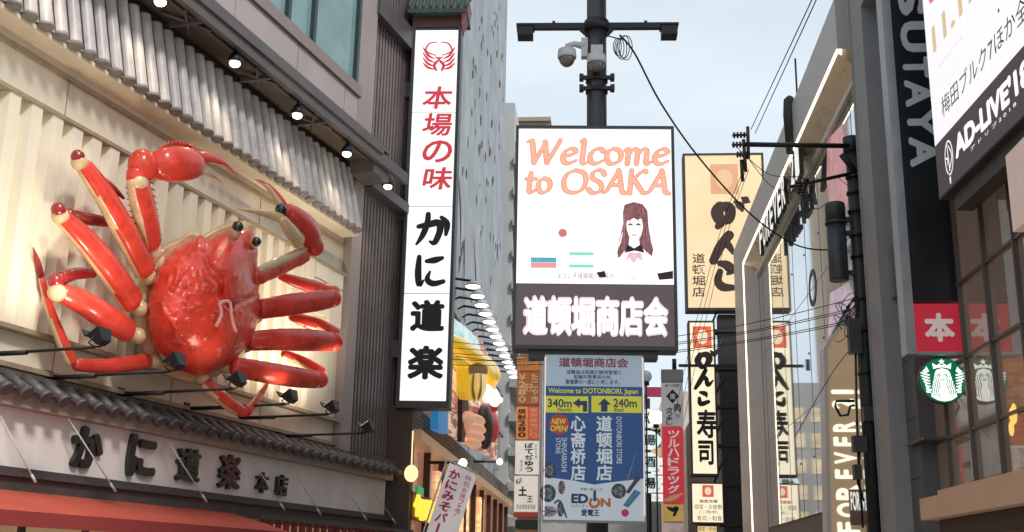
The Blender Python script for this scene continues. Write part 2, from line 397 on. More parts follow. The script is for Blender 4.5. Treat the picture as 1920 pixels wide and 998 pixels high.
# lower tiled ledge
mb = MB(); mb.sweepuw(KD, [(4.30, .0), (4.30, .55), (4.58, .12), (4.58, .0)], 6, 29.9); u = 6.2
mb.box(KD, 6, 29.9, 4.56, 4.64, .0, .2)
while u < 29.8:
    mb.tube([KD.P(u, 4.27, .60), KD.P(u, 4.55, .17)], .10, n=10)
    mb.tube([KD.P(u, 4.22, .655), KD.P(u, 4.28, .585)], .115, 1, n=14); u += .45
led_ = B.part('tiled_ledge', mb, [tile_dark, mat('charcoal_tile_end', (.11, .10, .097), .5, .3, 5)])
mb = MB(); mb.box(KD, 6, 29.9, 4.06, 4.29, .0, .36); B.part('ledge_trim', mb, mat('beige_trim', (.45, .36, .3), .5, .15, 2), led_)
# ground floor front under the awning
mb = MB(); mb.box(KD, 6, 31, .3, 2.6, -.05, .05); sf = B.part('shopfront_glass', mb, mat('dark_shop_glass', (.05, .04, .035), .1, .2, emit=.25, ecol=(.8, .5, .25)))
mb = MB(); u = 6
while u < 31: mb.box(KD, u, u + .1, 0, 2.6, .051, .14); u += 1.6
mb.box(KD, 6, 31, 0, .3, -.05, .12); mb.box(KD, 6, 31, 2.6, 3.1, -.05, .16); B.part('shopfront_frame', mb, brown_dark, sf)
B.done()

# fascia signboard with raised letters
T = Thing('shop_fascia_sign', 'long pale signboard with black raised characters under the charcoal tile ledge', 'shop sign')
mb = MB(); mb.box(KD, 6, 29.85, 3.1, 4.055, .0, .15); T.part('board', mb, pinkish)
lt = MB()
for c, b in (('か', (135, 800, 191, 880)), ('に', (239, 816, 291, 896)), ('道', (331, 840, 374, 904)), ('楽', (410, 852, 449, 918)), ('本', (480, 885, 502, 925)), ('店', (516, 890, 538, 930))):
    lt = MB(); r = KD.rect(*b, .2); lt.text(KD, c, r, .152, bold=.05 if c in 'かに' else .03, depth=.09)
    T.part('raised_character', lt, mat('black_gloss_letter', (.012, .016, .014), .25, .2, 5, coat=.4))
T.done()
mb = MB(); mb.box(KD, 6, 29.9, 2.72, 3.098, .02, .34); mb.box(KD, 6, 29.9, 2.95, 3.02, .341, .42)
solo(mb, 'awning_housing', brown_dark, 'dark brown housing rail running along the bottom of the pale signboard', 'awning rail')
# awning
T = Thing('red_awning', 'sun faded red canvas awning below the black lettered signboard', 'awning')
mb = MB(); ua = 6; ub = 21.6; n = 30
for k in range(n):
    a, b = ua + (ub - ua) * k / n, ua + (ub - ua) * (k + 1) / n
    rows = [(2.74, .3), (2.62, .75), (2.46, 1.35), (2.34, 1.75)]
    for (va, wa), (vb, wb) in zip(rows, rows[1:]): mb.quad(KD.P(a, va, wa), KD.P(b, va, wa), KD.P(b, vb, wb), KD.P(a, vb, wb))
T.part('canvas', mb, mat('red_canvas', (.50, .085, .05), .8, .12, 1.0, bump=.15, bscale=2))
mb = MB(); mb.box(KD, ua, ub, 2.12, 2.34, 1.74, 1.76); T.part('valance', mb, mat('dark_red_canvas', (.28, .035, .03), .8, .12, 1))
T.done()
T = Thing('slatted_canopy', 'dark red slatted canopy beside the red awning under the signboard end', 'canopy')
mb = MB(); mb.box(KD, 21.7, 30, 2.62, 2.71, .35, 1.0); T.part('rail', mb, brown_dark)
mb = MB(); u = 21.75
while u < 29.9: mb.box(KD, u, u + .2, 2.2, 2.615, .9, .95); u += .36
T.part('slats', mb, mat('maroon_slat', (.22, .03, .035), .6, .2)); T.done()
# stays
for i, (a, b, l) in enumerate((((0, 780), (67, 905), 'thin white stay rod at the far left end of the pale signboard'), ((128, 785), (217, 922), 'thin white stay rod crossing the first black character か'),
      ((313, 825), (388, 942), 'thin white stay rod crossing the character 道 on the pale signboard'), ((468, 855), (534, 957), 'thin white stay rod touching the small character 本'), ((541, 867), (602, 966), 'thin white stay rod just right of the small character 店'),
      ((628, 885), (688, 976), 'thin white stay rod on the blank end of the signboard, second from the corner'), ((685, 898), (742, 982), 'thin white stay rod nearest the corner of the brown building'))):
    mb = MB(); A = KD.W(*a, .37); Bq = KD.W(*b, .75); mb.tube([A, Bq], .014, n=6); mb.tube([Bq + (A - Bq) * .12, Bq], .024, n=6)
    solo(mb, 'stay_rod', mat('white_rod', (.6, .58, .56), .35), l, 'stay rod', 'stay rods in front of the pale signboard')
# lamps hung from the walkway
WARM = (1.0, .82, .6)
bulb_m = lit('warm_bulb', (1, .93, .78), 9)
els = ['topmost downlight hanging under the walkway above the silver tiles', 'downlight above the silver tiles, second from the top', 'downlight above the silver tiles, middle of the row of five',
       'downlight above the silver tiles, just left of the last roof tiles', 'lowest downlight, hanging in front of the dark louvres']
for i, (px, py) in enumerate(((300, 8), (440, 123), (557, 220), (650, 292), (727, 353))):
    T = Thing('eave_lamp', els[i], 'downlight', 'downlights along the walkway over the tiled eave')
    c = KD.W(px, py, .9); mb = MB()
    mb.tube([c + V((0, 0, .06)), c + V((0, 0, .16)), c + V((0, 0, .30)), c + V((0, 0, .34))], [.17, .15, .07, .04], n=14); mb.tube([c + V((0, 0, .3)), c + V((0, 0, .5))], .025, n=6)
    T.part('housing', mb, black)
    mb = MB(); mb.ball(c + V((0, 0, .04)), .115, .115, .075); T.part('bulb', mb, bulb_m)
    spot('lamp_light', c - V((0, 0, .09)), c + V((0, 0, -3)) + KD.N * .3, 60, WARM, 95, .08, .7, T.o)
    T.done()
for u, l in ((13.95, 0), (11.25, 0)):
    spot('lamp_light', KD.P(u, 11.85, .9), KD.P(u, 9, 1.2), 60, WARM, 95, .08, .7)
# floodlights on arms
arms = (((-30, 660), (177, 651), (190, 634)), ((90, 699), (319, 696), (332, 680)), ((225, 732), (436, 729), (448, 714)), ((349, 760), (535, 758), (546, 746)), ((451, 782), (616, 777), (625, 765)), ((520, 806), (685, 812), (693, 803)))
als = ['arm floodlight reaching in from the left edge below the crab', 'arm floodlight whose head covers the bottom edge of the crab shell', 'arm floodlight in front of the lowest thin crab leg',
       'arm floodlight between the thin crab leg and the wall corner', 'arm floodlight pointing at the blank cream wall near its right edge', 'lowest arm floodlight, its head in front of the dark louvres']
for i, (a, b, h) in enumerate(arms):
    T = Thing('arm_floodlight', als[i], 'floodlight', 'floodlights on long arms below the giant crab')
    A = KD.W(*a, .0)
    lo, hi = .3, 4.0                                   # arm length that reaches the head
    for _ in range(40):
        mid = (lo + hi) / 2
        if proj(A + KD.N * mid)[0] < b[0]: lo = mid
        else: hi = mid
    u_, v_ = KD.pix(*b, lo); E_ = KD.P(u_, v_, lo); A = KD.P(u_, v_ - .03, .0)
    mb = MB(); mb.tube([A, E_], .028, n=8); mb.tube([A, A + KD.N * lo * .4], .042, n=8); mb.box(KD, u_ - .09, u_ + .09, v_ - .13, v_ + .09, 0, .03)
    T.part('arm', mb, black)
    H = KD.W(*h, lo + .05); aim = (KD.P(u_ + .2, 8.2, .0) - H).normalized(); sx = KD.X; up = aim.cross(sx).normalized()
    def corner(f, a_, b_): return H + aim * f + sx * a_ + up * b_
    mb = MB(); mb.hexa([corner(f, sa * (.10 if f < 0 else .165), sb * (.065 if f < 0 else .125)) for f in (-.1, .11) for sb in (-1, 1) for sa in (-1, 1)])
    mb.hexa([corner(f, sa * .18, .125 + d) for f in (.10, .23) for d in (0, .02) for sa in (-1, 1)])
    for s_ in (-1, 1): mb.tube([E_, E_ + sx * .15 * s_ + V((0, 0, .04)), H + sx * .17 * s_], .014, n=6)
    T.part('head', mb, black)
    mb = MB(); mb.hexa([corner(f, sa * .15, sb * .11) for f in (.112, .118) for sb in (-1, 1) for sa in (-1, 1)]); T.part('lens', mb, lit('flood_lens', (1, .9, .7), 3))
    spot('flood_light', corner(.2, 0, 0), KD.P(u_ + .1, 8.4, .0), (200, 40, 12, 8, 300, 380)[i], (1, .85, .66), 115, .18, .8, T.o)
    T.done()
# ------------------------------------------------------------------ giant crab on the wall
cu, cv = KD.pix(395, 575, 1.2)
CB = Fr(KD.P(cu, 0, 1.2), 33.0)
crab_red = mat('crab_red_gloss', (.70, .055, .03), .30, .3, 2.2, bump=.2, coat=.3, spec=.35, bscale=14)
crab_leg = mat('crab_leg_red', (.68, .058, .035), .30, .28, 2.4, bump=.2, coat=.3, spec=.35, bscale=12)
crab_dark = mat('crab_dark_red', (.30, .018, .02), .25, .25, 2, coat=.7)
crab_cream = mat('crab_cream_joint', (.66, .48, .27), .35, .25, 3, bump=.12, coat=.5)
eye_black = mat('eye_black_gloss', (.008, .008, .008), .08, .1, coat=1)
def CP(x, y, w=0.0): return CB.W(x, y, w)
def crad(p, r): return r * (p - EYE).dot(CF) / FPX
K = Thing('giant_crab', 'giant glossy red crab model mounted on the cream restaurant wall', 'crab sculpture')
outline = [(385, 447), (372, 441), (361, 452), (325, 470), (300, 498), (287, 530), (279, 565), (278, 605), (286, 640), (300, 668), (333, 694), (365, 704), (391, 703), (420, 690), (447, 673), (466, 650), (477, 628), (486, 590), (486, 545), (483, 500), (481, 465), (474, 440), (465, 427), (440, 428), (412, 440), (394, 452)]
cen = (388, 575)
ol = catmull([outline[-1]] + outline + [outline[0]], 4)
ol = [p for p in ol if True]
def ring_at(n):
    o = []
    for k in range(n):
        a = 2 * math.pi * k / n; best = None
        dx, dy = math.cos(a), math.sin(a)
        for (x0, y0), (x1, y1) in zip(outline, outline[1:] + outline[:1]):
            ax, ay, bx, by = x0 - cen[0], y0 - cen[1], x1 - x0, y1 - y0
            den = dx * by - dy * bx
            if abs(den) < 1e-9: continue
            t = (ax * by - ay * bx) / den; q = (ax * dy - ay * dx) / den
            if t > 0 and -1e-6 <= q <= 1 + 1e-6: best = max(best or 0, t)
        o.append(best)
    return [(o[k - 1] + 2 * o[k] + o[(k + 1) % n]) / 4 for k in range(n)]
NA, NR = 150, 44
R = ring_at(NA)
rnd = random.Random(3)
bumps = [(rnd.uniform(-1, 1), rnd.uniform(-1, 1), rnd.uniform(.018, .034), rnd.uniform(.02, .05)) for _ in range(260)]
ridge = [(-.62 + .16 * math.sin(k * .5), -.75 + k * .075, .04, .06) for k in range(20)]
lobes = [(-.25, .25, .38, .06), (.35, .35, .30, .05), (.35, -.45, .38, .14), (.15, .75, .3, .03)]
def height(t, a):
    x, y = t * math.cos(a), t * math.sin(a)
    h = .80 * max(0, 1 - t ** 2.6) ** .62
    for bx, by, br, bh in bumps + ridge + lobes: 
        d2 = ((x - bx) ** 2 + (y - by) ** 2) / br ** 2
        if d2 < 9: h += bh * math.exp(-d2) * (1 - t ** 6)
    # groove between the stomach and the front shield
    for gx0, gy0, gx1, gy1 in ((-.05, -.78, .2, -.2), (.2, -.2, .45, .0), (.45, 0, .9, -.2)):
        px_, py_ = x - gx0, y - gy0; ex, ey = gx1 - gx0, gy1 - gy0; tt = max(0, min(1, (px_ * ex + py_ * ey) / (ex * ex + ey * ey)))
        d2 = ((px_ - tt * ex) ** 2 + (py_ - tt * ey) ** 2) / .045 ** 2
        h -= .11 * math.exp(-d2) * (1 - t ** 6)
    return h
mb = MB(); rows = []
top = mb.pts([CP(*cen, height(0, 0))])
for i in range(1, NR + 1):
    t = (i / NR) ** .85; r_ = []
    for k in range(NA):
        a = 2 * math.pi * k / NA; spike = 1 + (.022 * (k % 5 < 2) if t > .93 and not 0.35 < a < 2.4 else 0)
        r_.append(CP(cen[0] + R[k] * t * spike * math.cos(a), cen[1] + R[k] * t * spike * math.sin(a), height(t, a)))
    rows.append(mb.pts(r_))
r_ = [CP(cen[0] - 6 + R[k] * .97 * math.cos(2 * math.pi * k / NA), cen[1] + 3 + R[k] * .97 * math.sin(2 * math.pi * k / NA), -.28) for k in range(NA)]; rows.append(mb.pts(r_))
for k in range(NA):
    mb.face((top, rows[0] + k, rows[0] + (k + 1) % NA), 0, True)
    for i in range(len(rows) - 1): mb.face((rows[i] + k, rows[i + 1] + k, rows[i + 1] + (k + 1) % NA, rows[i] + (k + 1) % NA), 0, True)
shell = K.part('carapace', mb, crab_red)
mb = MB()
for pts in (((411, 568, .99), (415, 590, 1.02), (405, 612, 1.0)), ((411, 568, .99), (430, 566, .98), (434, 590, 1.0), (439, 612, .95), (443, 622, .9))):
    mb.tube([CP(x, y, w_ + .03) for x, y, w_ in catmull(pts, 4)], .035, n=6)
K.part('pale_marking', mb, mat('crab_pale_pink', (.75, .35, .28), .35, .1, coat=.5), shell)
# underside: cream body behind the shell
mb = MB(); r2 = []
for w_, sc in ((-.2, 1.06), (-.42, 1.12), (-.7, 1.02), (-.95, .7)):
    r2.append(mb.pts([CP(cen[0] - 13 + R[k] * sc * math.cos(2 * math.pi * k / NA), cen[1] + 2 + R[k] * sc * .985 * math.sin(2 * math.pi * k / NA), w_) for k in range(NA)]))
for i in range(3):
    for k in range(NA): mb.face((r2[i] + k, r2[i + 1] + k, r2[i + 1] + (k + 1) % NA, r2[i] + (k + 1) % NA), 0, True)
mb.face([r2[0] + k for k in range(NA)]); mb.face([r2[-1] + k for k in range(NA)][::-1])
mb.tube([CP(395, 600, -.8), KD.P(cu, KD.pix(395, 600, .5)[1], .0)], .35, n=10)
K.part('underside', mb, crab_cream)
# eyes
for (ex, ey, w_, r_), (sx_, sy_) in (((446, 425, .75, 11), (437, 446)), ((481, 453, .45, 9), (473, 462))):
    p = CP(ex, ey, w_); rr = crad(p, r_); q = CP(sx_, sy_, w_ - .2)
    mb = MB(); mb.ball(p, rr, m=0); e_ = K.part('eye', mb, eye_black)
    mb = MB(); mb.tube([q, q.lerp(p, .5), p - (p - q) * .12], [rr * .85, rr * .95, rr * .92], n=14); K.part('eye_stalk', mb, crab_cream, e_)
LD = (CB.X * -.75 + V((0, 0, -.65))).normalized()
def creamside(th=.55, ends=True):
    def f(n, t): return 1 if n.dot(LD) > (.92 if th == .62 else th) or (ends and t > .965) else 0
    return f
def limb(mb, pts, th=.62, n=18, ends=True, mats=None, sub=5, bend=0, flatn=True):
    q = catmull(pts, sub); P = [CP(x, y, w_) for x, y, w_, r_ in q]; rr = [crad(p, a[3]) * ((.90 if a[0] < 300 else .86) if a[3] > 17 else 1) for p, a in zip(P, q)]
    # rounded ends
    d0 = (P[0] - P[1]).normalized(); d1 = (P[-1] - P[-2]).normalized()
    P = [P[0] + d0 * rr[0] * .45, P[0] + d0 * rr[0] * .3] + P + [P[-1] + d1 * rr[-1] * .3, P[-1] + d1 * rr[-1] * .45]
    rr = [rr[0] * .35, rr[0] * .78] + rr + [rr[-1] * .78, rr[-1] * .35]
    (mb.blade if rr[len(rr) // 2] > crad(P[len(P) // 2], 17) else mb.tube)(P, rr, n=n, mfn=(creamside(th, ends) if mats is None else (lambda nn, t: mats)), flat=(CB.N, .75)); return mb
def joint(mb, x, y, w_, r_, m=1): p = CP(x, y, w_); mb.ball(p, crad(p, r_) * .9, m=m, n=14); return mb
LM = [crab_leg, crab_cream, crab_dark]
# walking legs: upper segment, knee, folded lower segment
legs = [
    ([(272, 508, .15, 24), (235, 435, .35, 25), (192, 360, .4, 22), (158, 312, .4, 18)], (149, 305, .4, 18), (146, 294, .42, 15), [(160, 316, .3, 14), (180, 333, .2, 11), (210, 352, .1, 8), (232, 372, .05, 3)], (280, 520, -.1, 17)),
    ([(247, 567, .15, 26), (205, 505, .4, 27), (160, 450, .45, 24), (122, 412, .4, 19)], (113, 405, .4, 19), (110, 393, .45, 16), [(128, 404, .3, 14), (160, 410, .12, 13), (200, 416, .0, 10)], (262, 578, -.1, 18)),
    ([(238, 620, .15, 25), (195, 592, .4, 27), (150, 565, .45, 25), (118, 550, .4, 20)], (107, 549, .42, 20), (104, 528, .4, 17), [(112, 524, .3, 14), (140, 514, .1, 12), (175, 512, .0, 10)], (258, 630, -.1, 18)),
    ([(490, 580, -.1, 22), (540, 572, .0, 24), (590, 565, .0, 23), (618, 561, .0, 20)], (624, 560, .0, 19), None, [(628, 551, -.2, 15), (598, 542, -.5, 14), (560, 530, -.6, 12), (525, 517, -.7, 8)], (478, 590, -.3, 20)),
    ([(470, 640, .0, 21), (520, 637, .15, 24), (580, 638, .15, 24), (618, 641, .1, 21)], (626, 641, .1, 20), None, [(628, 628, -.1, 15), (600, 612, -.4, 14), (570, 602, -.55, 12), (545, 593, -.65, 8)], (460, 645, -.2, 19)),
    ([(440, 688, .1, 21), (490, 697, .25, 23), (550, 707, .25, 22), (592, 712, .2, 19)], (600, 712, .2, 18), None, [(602, 700, -.05, 13), (580, 686, -.3, 12), (555, 673, -.5, 10), (530, 662, -.6, 7)], (425, 685, -.15, 19)),
]
for up_, kn, cap_, lo_, cx_ in legs:
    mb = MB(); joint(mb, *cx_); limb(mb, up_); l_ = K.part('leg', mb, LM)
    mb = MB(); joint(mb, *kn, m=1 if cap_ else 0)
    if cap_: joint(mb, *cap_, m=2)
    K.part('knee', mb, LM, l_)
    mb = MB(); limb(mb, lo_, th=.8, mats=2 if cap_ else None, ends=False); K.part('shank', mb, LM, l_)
thin = [([(275, 677, -.2, 15), (235, 683, .0, 15), (190, 687, .1, 14), (142, 684, .1, 12)], [(134, 680, .1, 12), (112, 630, .1, 12), (92, 575, .05, 9), (78, 524, 0, 7)], [(77, 518, .0, 7), (70, 490, .0, 6), (62, 464, .0, 1)], (290, 678, -.2, 16)),
        ([(386, 720, -.1, 14), (410, 742, .0, 14), (440, 765, .05, 12), (458, 773, .05, 10)], [(464, 771, .05, 10), (478, 755, -.1, 8), (492, 735, -.3, 6), (502, 718, -.4, 3)], None, (378, 708, -.15, 15))]
for a_, b_, c_, j_ in thin:
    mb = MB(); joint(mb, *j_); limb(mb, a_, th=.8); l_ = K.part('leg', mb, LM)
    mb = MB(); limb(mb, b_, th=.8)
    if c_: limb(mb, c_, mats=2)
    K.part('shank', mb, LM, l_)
# claw arms
mb = MB(); joint(mb, 296, 496, -.1, 20); joint(mb, 286, 474, .0, 20)
limb(mb, [(283, 458, .1, 24), (276, 420, .3, 26), (266, 378, .45, 26), (260, 350, .5, 24)], th=.8, ends=False); joint(mb, 258, 344, .5, 23)
a1 = K.part('claw_arm', mb, LM)
sp = MB()
for k in range(9):
    p = CP(299 - k * .6 - k, 440 - k * 12, .3); sp.tube([p - CB.X * .12, p + CB.X * .06], [.03, .004], n=6)
for k in range(9):
    p = CP(250 - k * .7 - k, 440 - k * 11, .3); sp.tube([p + CB.X * .1, p - CB.X * .03], [.03, .004], n=6)
K.part('spines', sp, crab_dark, a1)
mb = MB(); p = CP(268, 312, .5); mb.ball(p, crad(p, 30), crad(p, 26), crad(p, 33), X=(CB.X * .85 + V((0, 0, .2))).normalized(), N=CB.N); limb(mb, [(258, 340, .5, 24), (260, 325, .5, 25)], mats=0)
K.part('elbow', mb, LM, a1)
mb = MB(); limb(mb, [(290, 312, .5, 28), (310, 309, .6, 37), (335, 308, .6, 39), (360, 308, .55, 33), (372, 308, .5, 22)], mats=0)
for k in range(16):
    a = math.pi * (.1 + .8 * k / 15); p = CP(333 + 42 * math.cos(a), 308 - 37 * math.sin(a), .6); mb.tube([p, p + V((0, 0, .1))], [.04, .005], n=6)
h1 = K.part('hand', mb, LM, a1)
mb = MB(); limb(mb, [(372, 296, .55, 12), (390, 296, .5, 11), (412, 303, .4, 8), (430, 316, .3, 5), (446, 334, .2, 1)], th=.35); K.part('finger', mb, LM, a1)
mb = MB(); limb(mb, [(370, 318, .4, 13), (388, 322, .3, 9), (404, 332, .2, 5), (420, 346, .1, 1)], mats=1); K.part('finger', mb, LM, a1)
mb = MB(); limb(mb, [(478, 522, .2, 15), (510, 507, .1, 19), (545, 490, .0, 18), (572, 477, -.05, 15)], mats=0)
limb(mb, [(486, 507, .25, 7), (515, 494, .2, 9), (545, 481, .1, 9), (575, 467, .0, 6)], mats=1)
a2 = K.part('claw_arm', mb, LM)
mb = MB(); p = CP(588, 462, -.05); mb.ball(p, crad(p, 20), m=0, n=18); K.part('elbow', mb, LM, a2)
mb = MB(); limb(mb, [(590, 452, .0, 21), (578, 437, .1, 29), (562, 420, .15, 30), (545, 404, .15, 24), (536, 396, .15, 17)], mats=0)
limb(mb, [(560, 452, .2, 16), (545, 434, .28, 15), (530, 412, .28, 10)], mats=1)
K.part('hand', mb, LM, a2)
mb = MB(); limb(mb, [(534, 393, .15, 12), (524, 376, .1, 10), (510, 358, .0, 8), (496, 345, -.1, 5), (478, 337, -.15, 1)], th=.5); K.part('finger', mb, LM, a2)
mb = MB(); limb(mb, [(526, 409, .2, 11), (505, 403, .15, 8), (480, 397, .1, 5), (445, 392, .05, 1)], mats=1); K.part('finger', mb, LM, a2)
mb = MB(); mb.ball(CP(527, 393, .2), .13, m=0); K.part('claw_hinge', mb, eye_black, a2)
K.done()
# ------------------------------------------------------------------ vertical backlit sign of the crab restaurant
ink = mat('sign_ink_black', (.012, .012, .012), .6, .1)
sign_red = lit('sign_red_print', (.62, .035, .05), .85)
white_lit = lit('backlit_white_acrylic', (.93, .98, 1.0), 1.02, .03)
VF = front(32.3, 93)
T = Thing('vertical_restaurant_sign', 'tall white backlit vertical sign with red and black characters and a tiny green roof', 'vertical sign')
c4 = [VF.pix(782, 57), VF.pix(867, 60), VF.pix(836, 753), VF.pix(748, 752)]
u0, u1, v0, v1 = c4[3][0] + .02, c4[2][0], c4[3][1], c4[0][1]
mb = MB(); mb.box(VF, u0 - .1, u1 + .1, v0 - .2, v1 + .1, -.62, -.004); mb.box(VF, u0 - .1, u0 - .01, v0 - .2, v1 + .1, -.003, .06); mb.box(VF, u1 + .01, u1 + .1, v0 - .2, v1 + .1, -.003, .06)
mb.box(VF, u0 - .01, u1 + .01, v0 - .2, v0, -.003, .06); T.part('frame', mb, dark_frame)
mb = MB(); cuts = [v0] + [VF.pix(810, y)[1] for y in (551, 388, 212)] + [v1]
for a, b in zip(cuts, cuts[1:]): mb.box(VF, u0, u1, a + .012, b - .012, -.002, .02)
T.part('panel', mb, white_lit)
W_ = .024
mb = MB()
mb.vtextpx(VF, '本場の味', 792, 158, 848, 360, W_, 0, gap=.16, bold=.022, shear=.12)
T.part('lettering', mb, sign_red)
mb = MB()
mb.strokepx(VF, [(785, 425, 9), (805, 421, 13), (822, 418, 14), (825, 432, 13), (815, 455, 11), (806, 453, 5)], W_); mb.strokepx(VF, [(803, 402, 10), (801, 420, 12), (792, 442, 11), (781, 458, 5)], W_); mb.strokepx(VF, [(828, 408, 8), (838, 420, 13), (836, 440, 7)], W_)
mb.strokepx(VF, [(786, 482, 9), (784, 510, 13), (786, 534, 11), (794, 526, 4)], W_); mb.strokepx(VF, [(800, 490, 8), (815, 488, 13), (829, 484, 8)], W_); mb.strokepx(VF, [(806, 510, 5), (801, 524, 11), (812, 532, 12), (831, 528, 9)], W_)
mb.textpx(VF, '道', 769, 562, 834, 622, W_, bold=.046); mb.textpx(VF, '楽', 764, 648, 832, 712, W_, bold=.046)
T.part('black_lettering', mb, ink)
mb = MB(); ex, ey = 823, 106
def epx(pts): return [(ex + x, ey + y, d) for x, y, d in pts]
for s in (-1, 1):
    for k, (y0_, y1_) in enumerate(((-2, -14), (5, -4), (12, 6), (18, 15))):
        mb.strokepx(VF, epx([(s * 9, y0_ + 6, 2), (s * 20, y1_ + 12 - k * 2, 5), (s * 29, y1_ - 2, 2.5)]), W_)
    mb.strokepx(VF, epx([(s * 6, -2, 2), (s * 24, -10, 3.5), (s * 18, -24, 3), (s * 4, -27, 2)]), W_)
    mb.strokepx(VF, epx([(s * 3, 9, 5), (s * 9, 17, 6), (s * 5, 26, 4)]), W_)
mb.strokepx(VF, epx([(0, 3, 5), (0, 8, 3)]), W_); mb.strokepx(VF, epx([(-7, 1, 2), (0, 4, 4), (7, 1, 2)]), W_)
T.part('crab_emblem', mb, sign_red)
mb = MB(); vt = v1 + .1
mb.box(VF, u0 - .12, u1 + .12, vt, vt + .35, -.62, .03); T.part('roof_beam', mb, mat('sign_roof_wood', (.13, .055, .045), .5, .2))
mb = MB(); uc = (u0 + u1) / 2; hw = (u1 - u0) / 2
mb.sweepuw(VF, [(vt + .352, .32), (vt + .47, .34), (vt + 1.15, -.2), (vt + 1.15, -.42), (vt + .352, -.9)], u0 - .26, u1 + .3)
for k in range(9):
    u = u0 - .2 + k * (u1 - u0 + .42) / 8; mb.tube([VF.P(u, vt + .5, .36), VF.P(u, vt + 1.18, -.2)], .05, n=8)
mb.box(VF, u0 - .3, u1 + .34, vt + 1.1, vt + 1.3, -.42, -.18); T.part('tiled_roof', mb, mat('green_copper_tile', (.06, .095, .08), .45, .3, 3))
mb = MB(); mb.prism(VF, [(u1 + .12, vt + .0), (u1 + .3, vt + .42), (u1 + .36, vt + .72), (u1 + .24, vt + .6), (u1 + .12, vt + .36)], -.5, .3); T.part('gable_board', mb, mat('red_gable', (.3, .05, .04), .5, .2))
mb = MB()
for v in (v0 + 1.3, v0 + 5.5, v0 + 9.5): mb = MB(); mb.box(VF, u0 - .6, u0 - .101, v, v + .5, -.45, -.15); T.part('bracket', mb, brown_dark)
T.done()

# ------------------------------------------------------------------ left side of the street
def splat_material():
    M = mat('pale_mural_concrete', (.40, .43, .455), .7, .16, .35, bump=.12, bscale=4, streak=True); n = M.node_tree.nodes; L = M.node_tree.links; b = n['Principled BSDF']
    t = n['Texture Coordinate']; src = b.inputs['Base Color'].links[0].from_socket
    mp_ = n.new('ShaderNodeMapping'); mp_.inputs['Scale'].default_value = (.55, .55, .55); L.new(t.outputs['Object'], mp_.inputs[0])
    n1 = n.new('ShaderNodeTexNoise'); n1.inputs['Scale'].default_value = 1.1; n1.inputs['Detail'].default_value = 7; L.new(mp_.outputs[0], n1.inputs['Vector'])
    rp = n.new('ShaderNodeValToRGB'); rp.color_ramp.elements[0].position = .42; rp.color_ramp.elements[1].position = .62; rp.color_ramp.elements[0].color = (.8, .8, .8, 1); rp.color_ramp.elements[1].color = (1, 1, 1, 1)
    L.new(n1.outputs['Fac'], rp.inputs[0])
    mm = n.new('ShaderNodeMixRGB'); mm.blend_type = 'MULTIPLY'; mm.inputs[0].default_value = 1; L.new(src, mm.inputs[1]); L.new(rp.outputs[0], mm.inputs[2]); L.new(mm.outputs[0], b.inputs['Base Color'])
    return M
T = Thing('mural_building', 'tall pale grey blank wall with scattered black brush flecks beyond the vertical sign', 'building')
mb = MB(); mb.box(SL, 36, 64.3, 0, 46, -14, 0); T.part('wall', mb, splat_material())
mb = MB(); rnd = random.Random(11)
for k in range(150):
    u, v = rnd.uniform(37, 63.5), rnd.uniform(8, 34); l = rnd.uniform(.15, .5); d = rnd.uniform(-.35, .35); wd = rnd.uniform(.2, .5)
    mb.stroke(SL, [(u, v, wd * .4), (u + d * .4, v + l * .6, wd), (u + d, v + l, wd * .3)], .004)
for pts in (((45, 13.6), (46.4, 15.2), (47, 12.8), (47.6, 11.9)), ((50, 16.5), (51.5, 14.5), (52, 13)), ((44, 17.5), (45, 16.2), (45.4, 14.6))):
    mb.stroke(SL, [(u, v, .1 + .16 * (i % 2)) for i, (u, v) in enumerate(pts)], .004, smooth=6)
T.part('brush_mark', mb, mat('mural_black_paint', (.03, .032, .035), .6))
mb = MB()
for u in (44, 50, 56, 62): mb.box(SL, u, u + .3, 7, 11.4, .002, .3)
mb.box(SL, 36, 64.3, 11.3, 11.6, .002, .25); mb.box(SL, 36, 64.3, 9.0, 9.25, .002, .35); T.part('girder', mb, mat('grey_girder', (.28, .29, .30), .5, .2)); T.done()

T = Thing('ledge_tower', 'pale office tower with stacked concrete ledges just left of the welcome sign', 'building')
tu0, tu1 = 66.5, 80; vt = SL.pix(958, 138, .5)[1]
mb = MB(); mb.box(SL, tu0, tu1, 0, vt, -12, .4); T.part('wall', mb, mat('tower_pale_wall', (.50, .51, .51), .6, .1, .5, streak=True))
mb = MB(); v = vt - 4.2
while v > 3: mb.box(SL, tu0 - .25, tu1, v, v + .5, .401, .9); v -= 2.0
T.part('ledge', mb, mat('tower_ledge', (.36, .37, .37), .6, .15))
mb = MB(); v = vt - 3.6
while v > 4: mb.box(SL, tu0 + .6, tu1 - .6, v + .25, v + 1.2, .402, .43); v -= 2.0
T.part('window', mb, mat('tower_glass', (.10, .12, .13), .15, .2)); T.done()
mb = MB(); fr = front(82.5); mb.box(fr, *[fr.pix(x, 300)[0] for x in (972, 1030)], 0, fr.pix(1000, 226)[1], -5, 0); mb.box(fr, *[fr.pix(x, 300)[0] for x in (970, 1032)], fr.pix(1000, 229)[1], fr.pix(1000, 224)[1] + .1, -5.2, .25)
solo(mb, 'far_building', mat('beige_far_wall', (.34, .27, .2), .7, .1, .4), 'beige block whose roof just shows over the top left corner of the welcome sign', 'building')

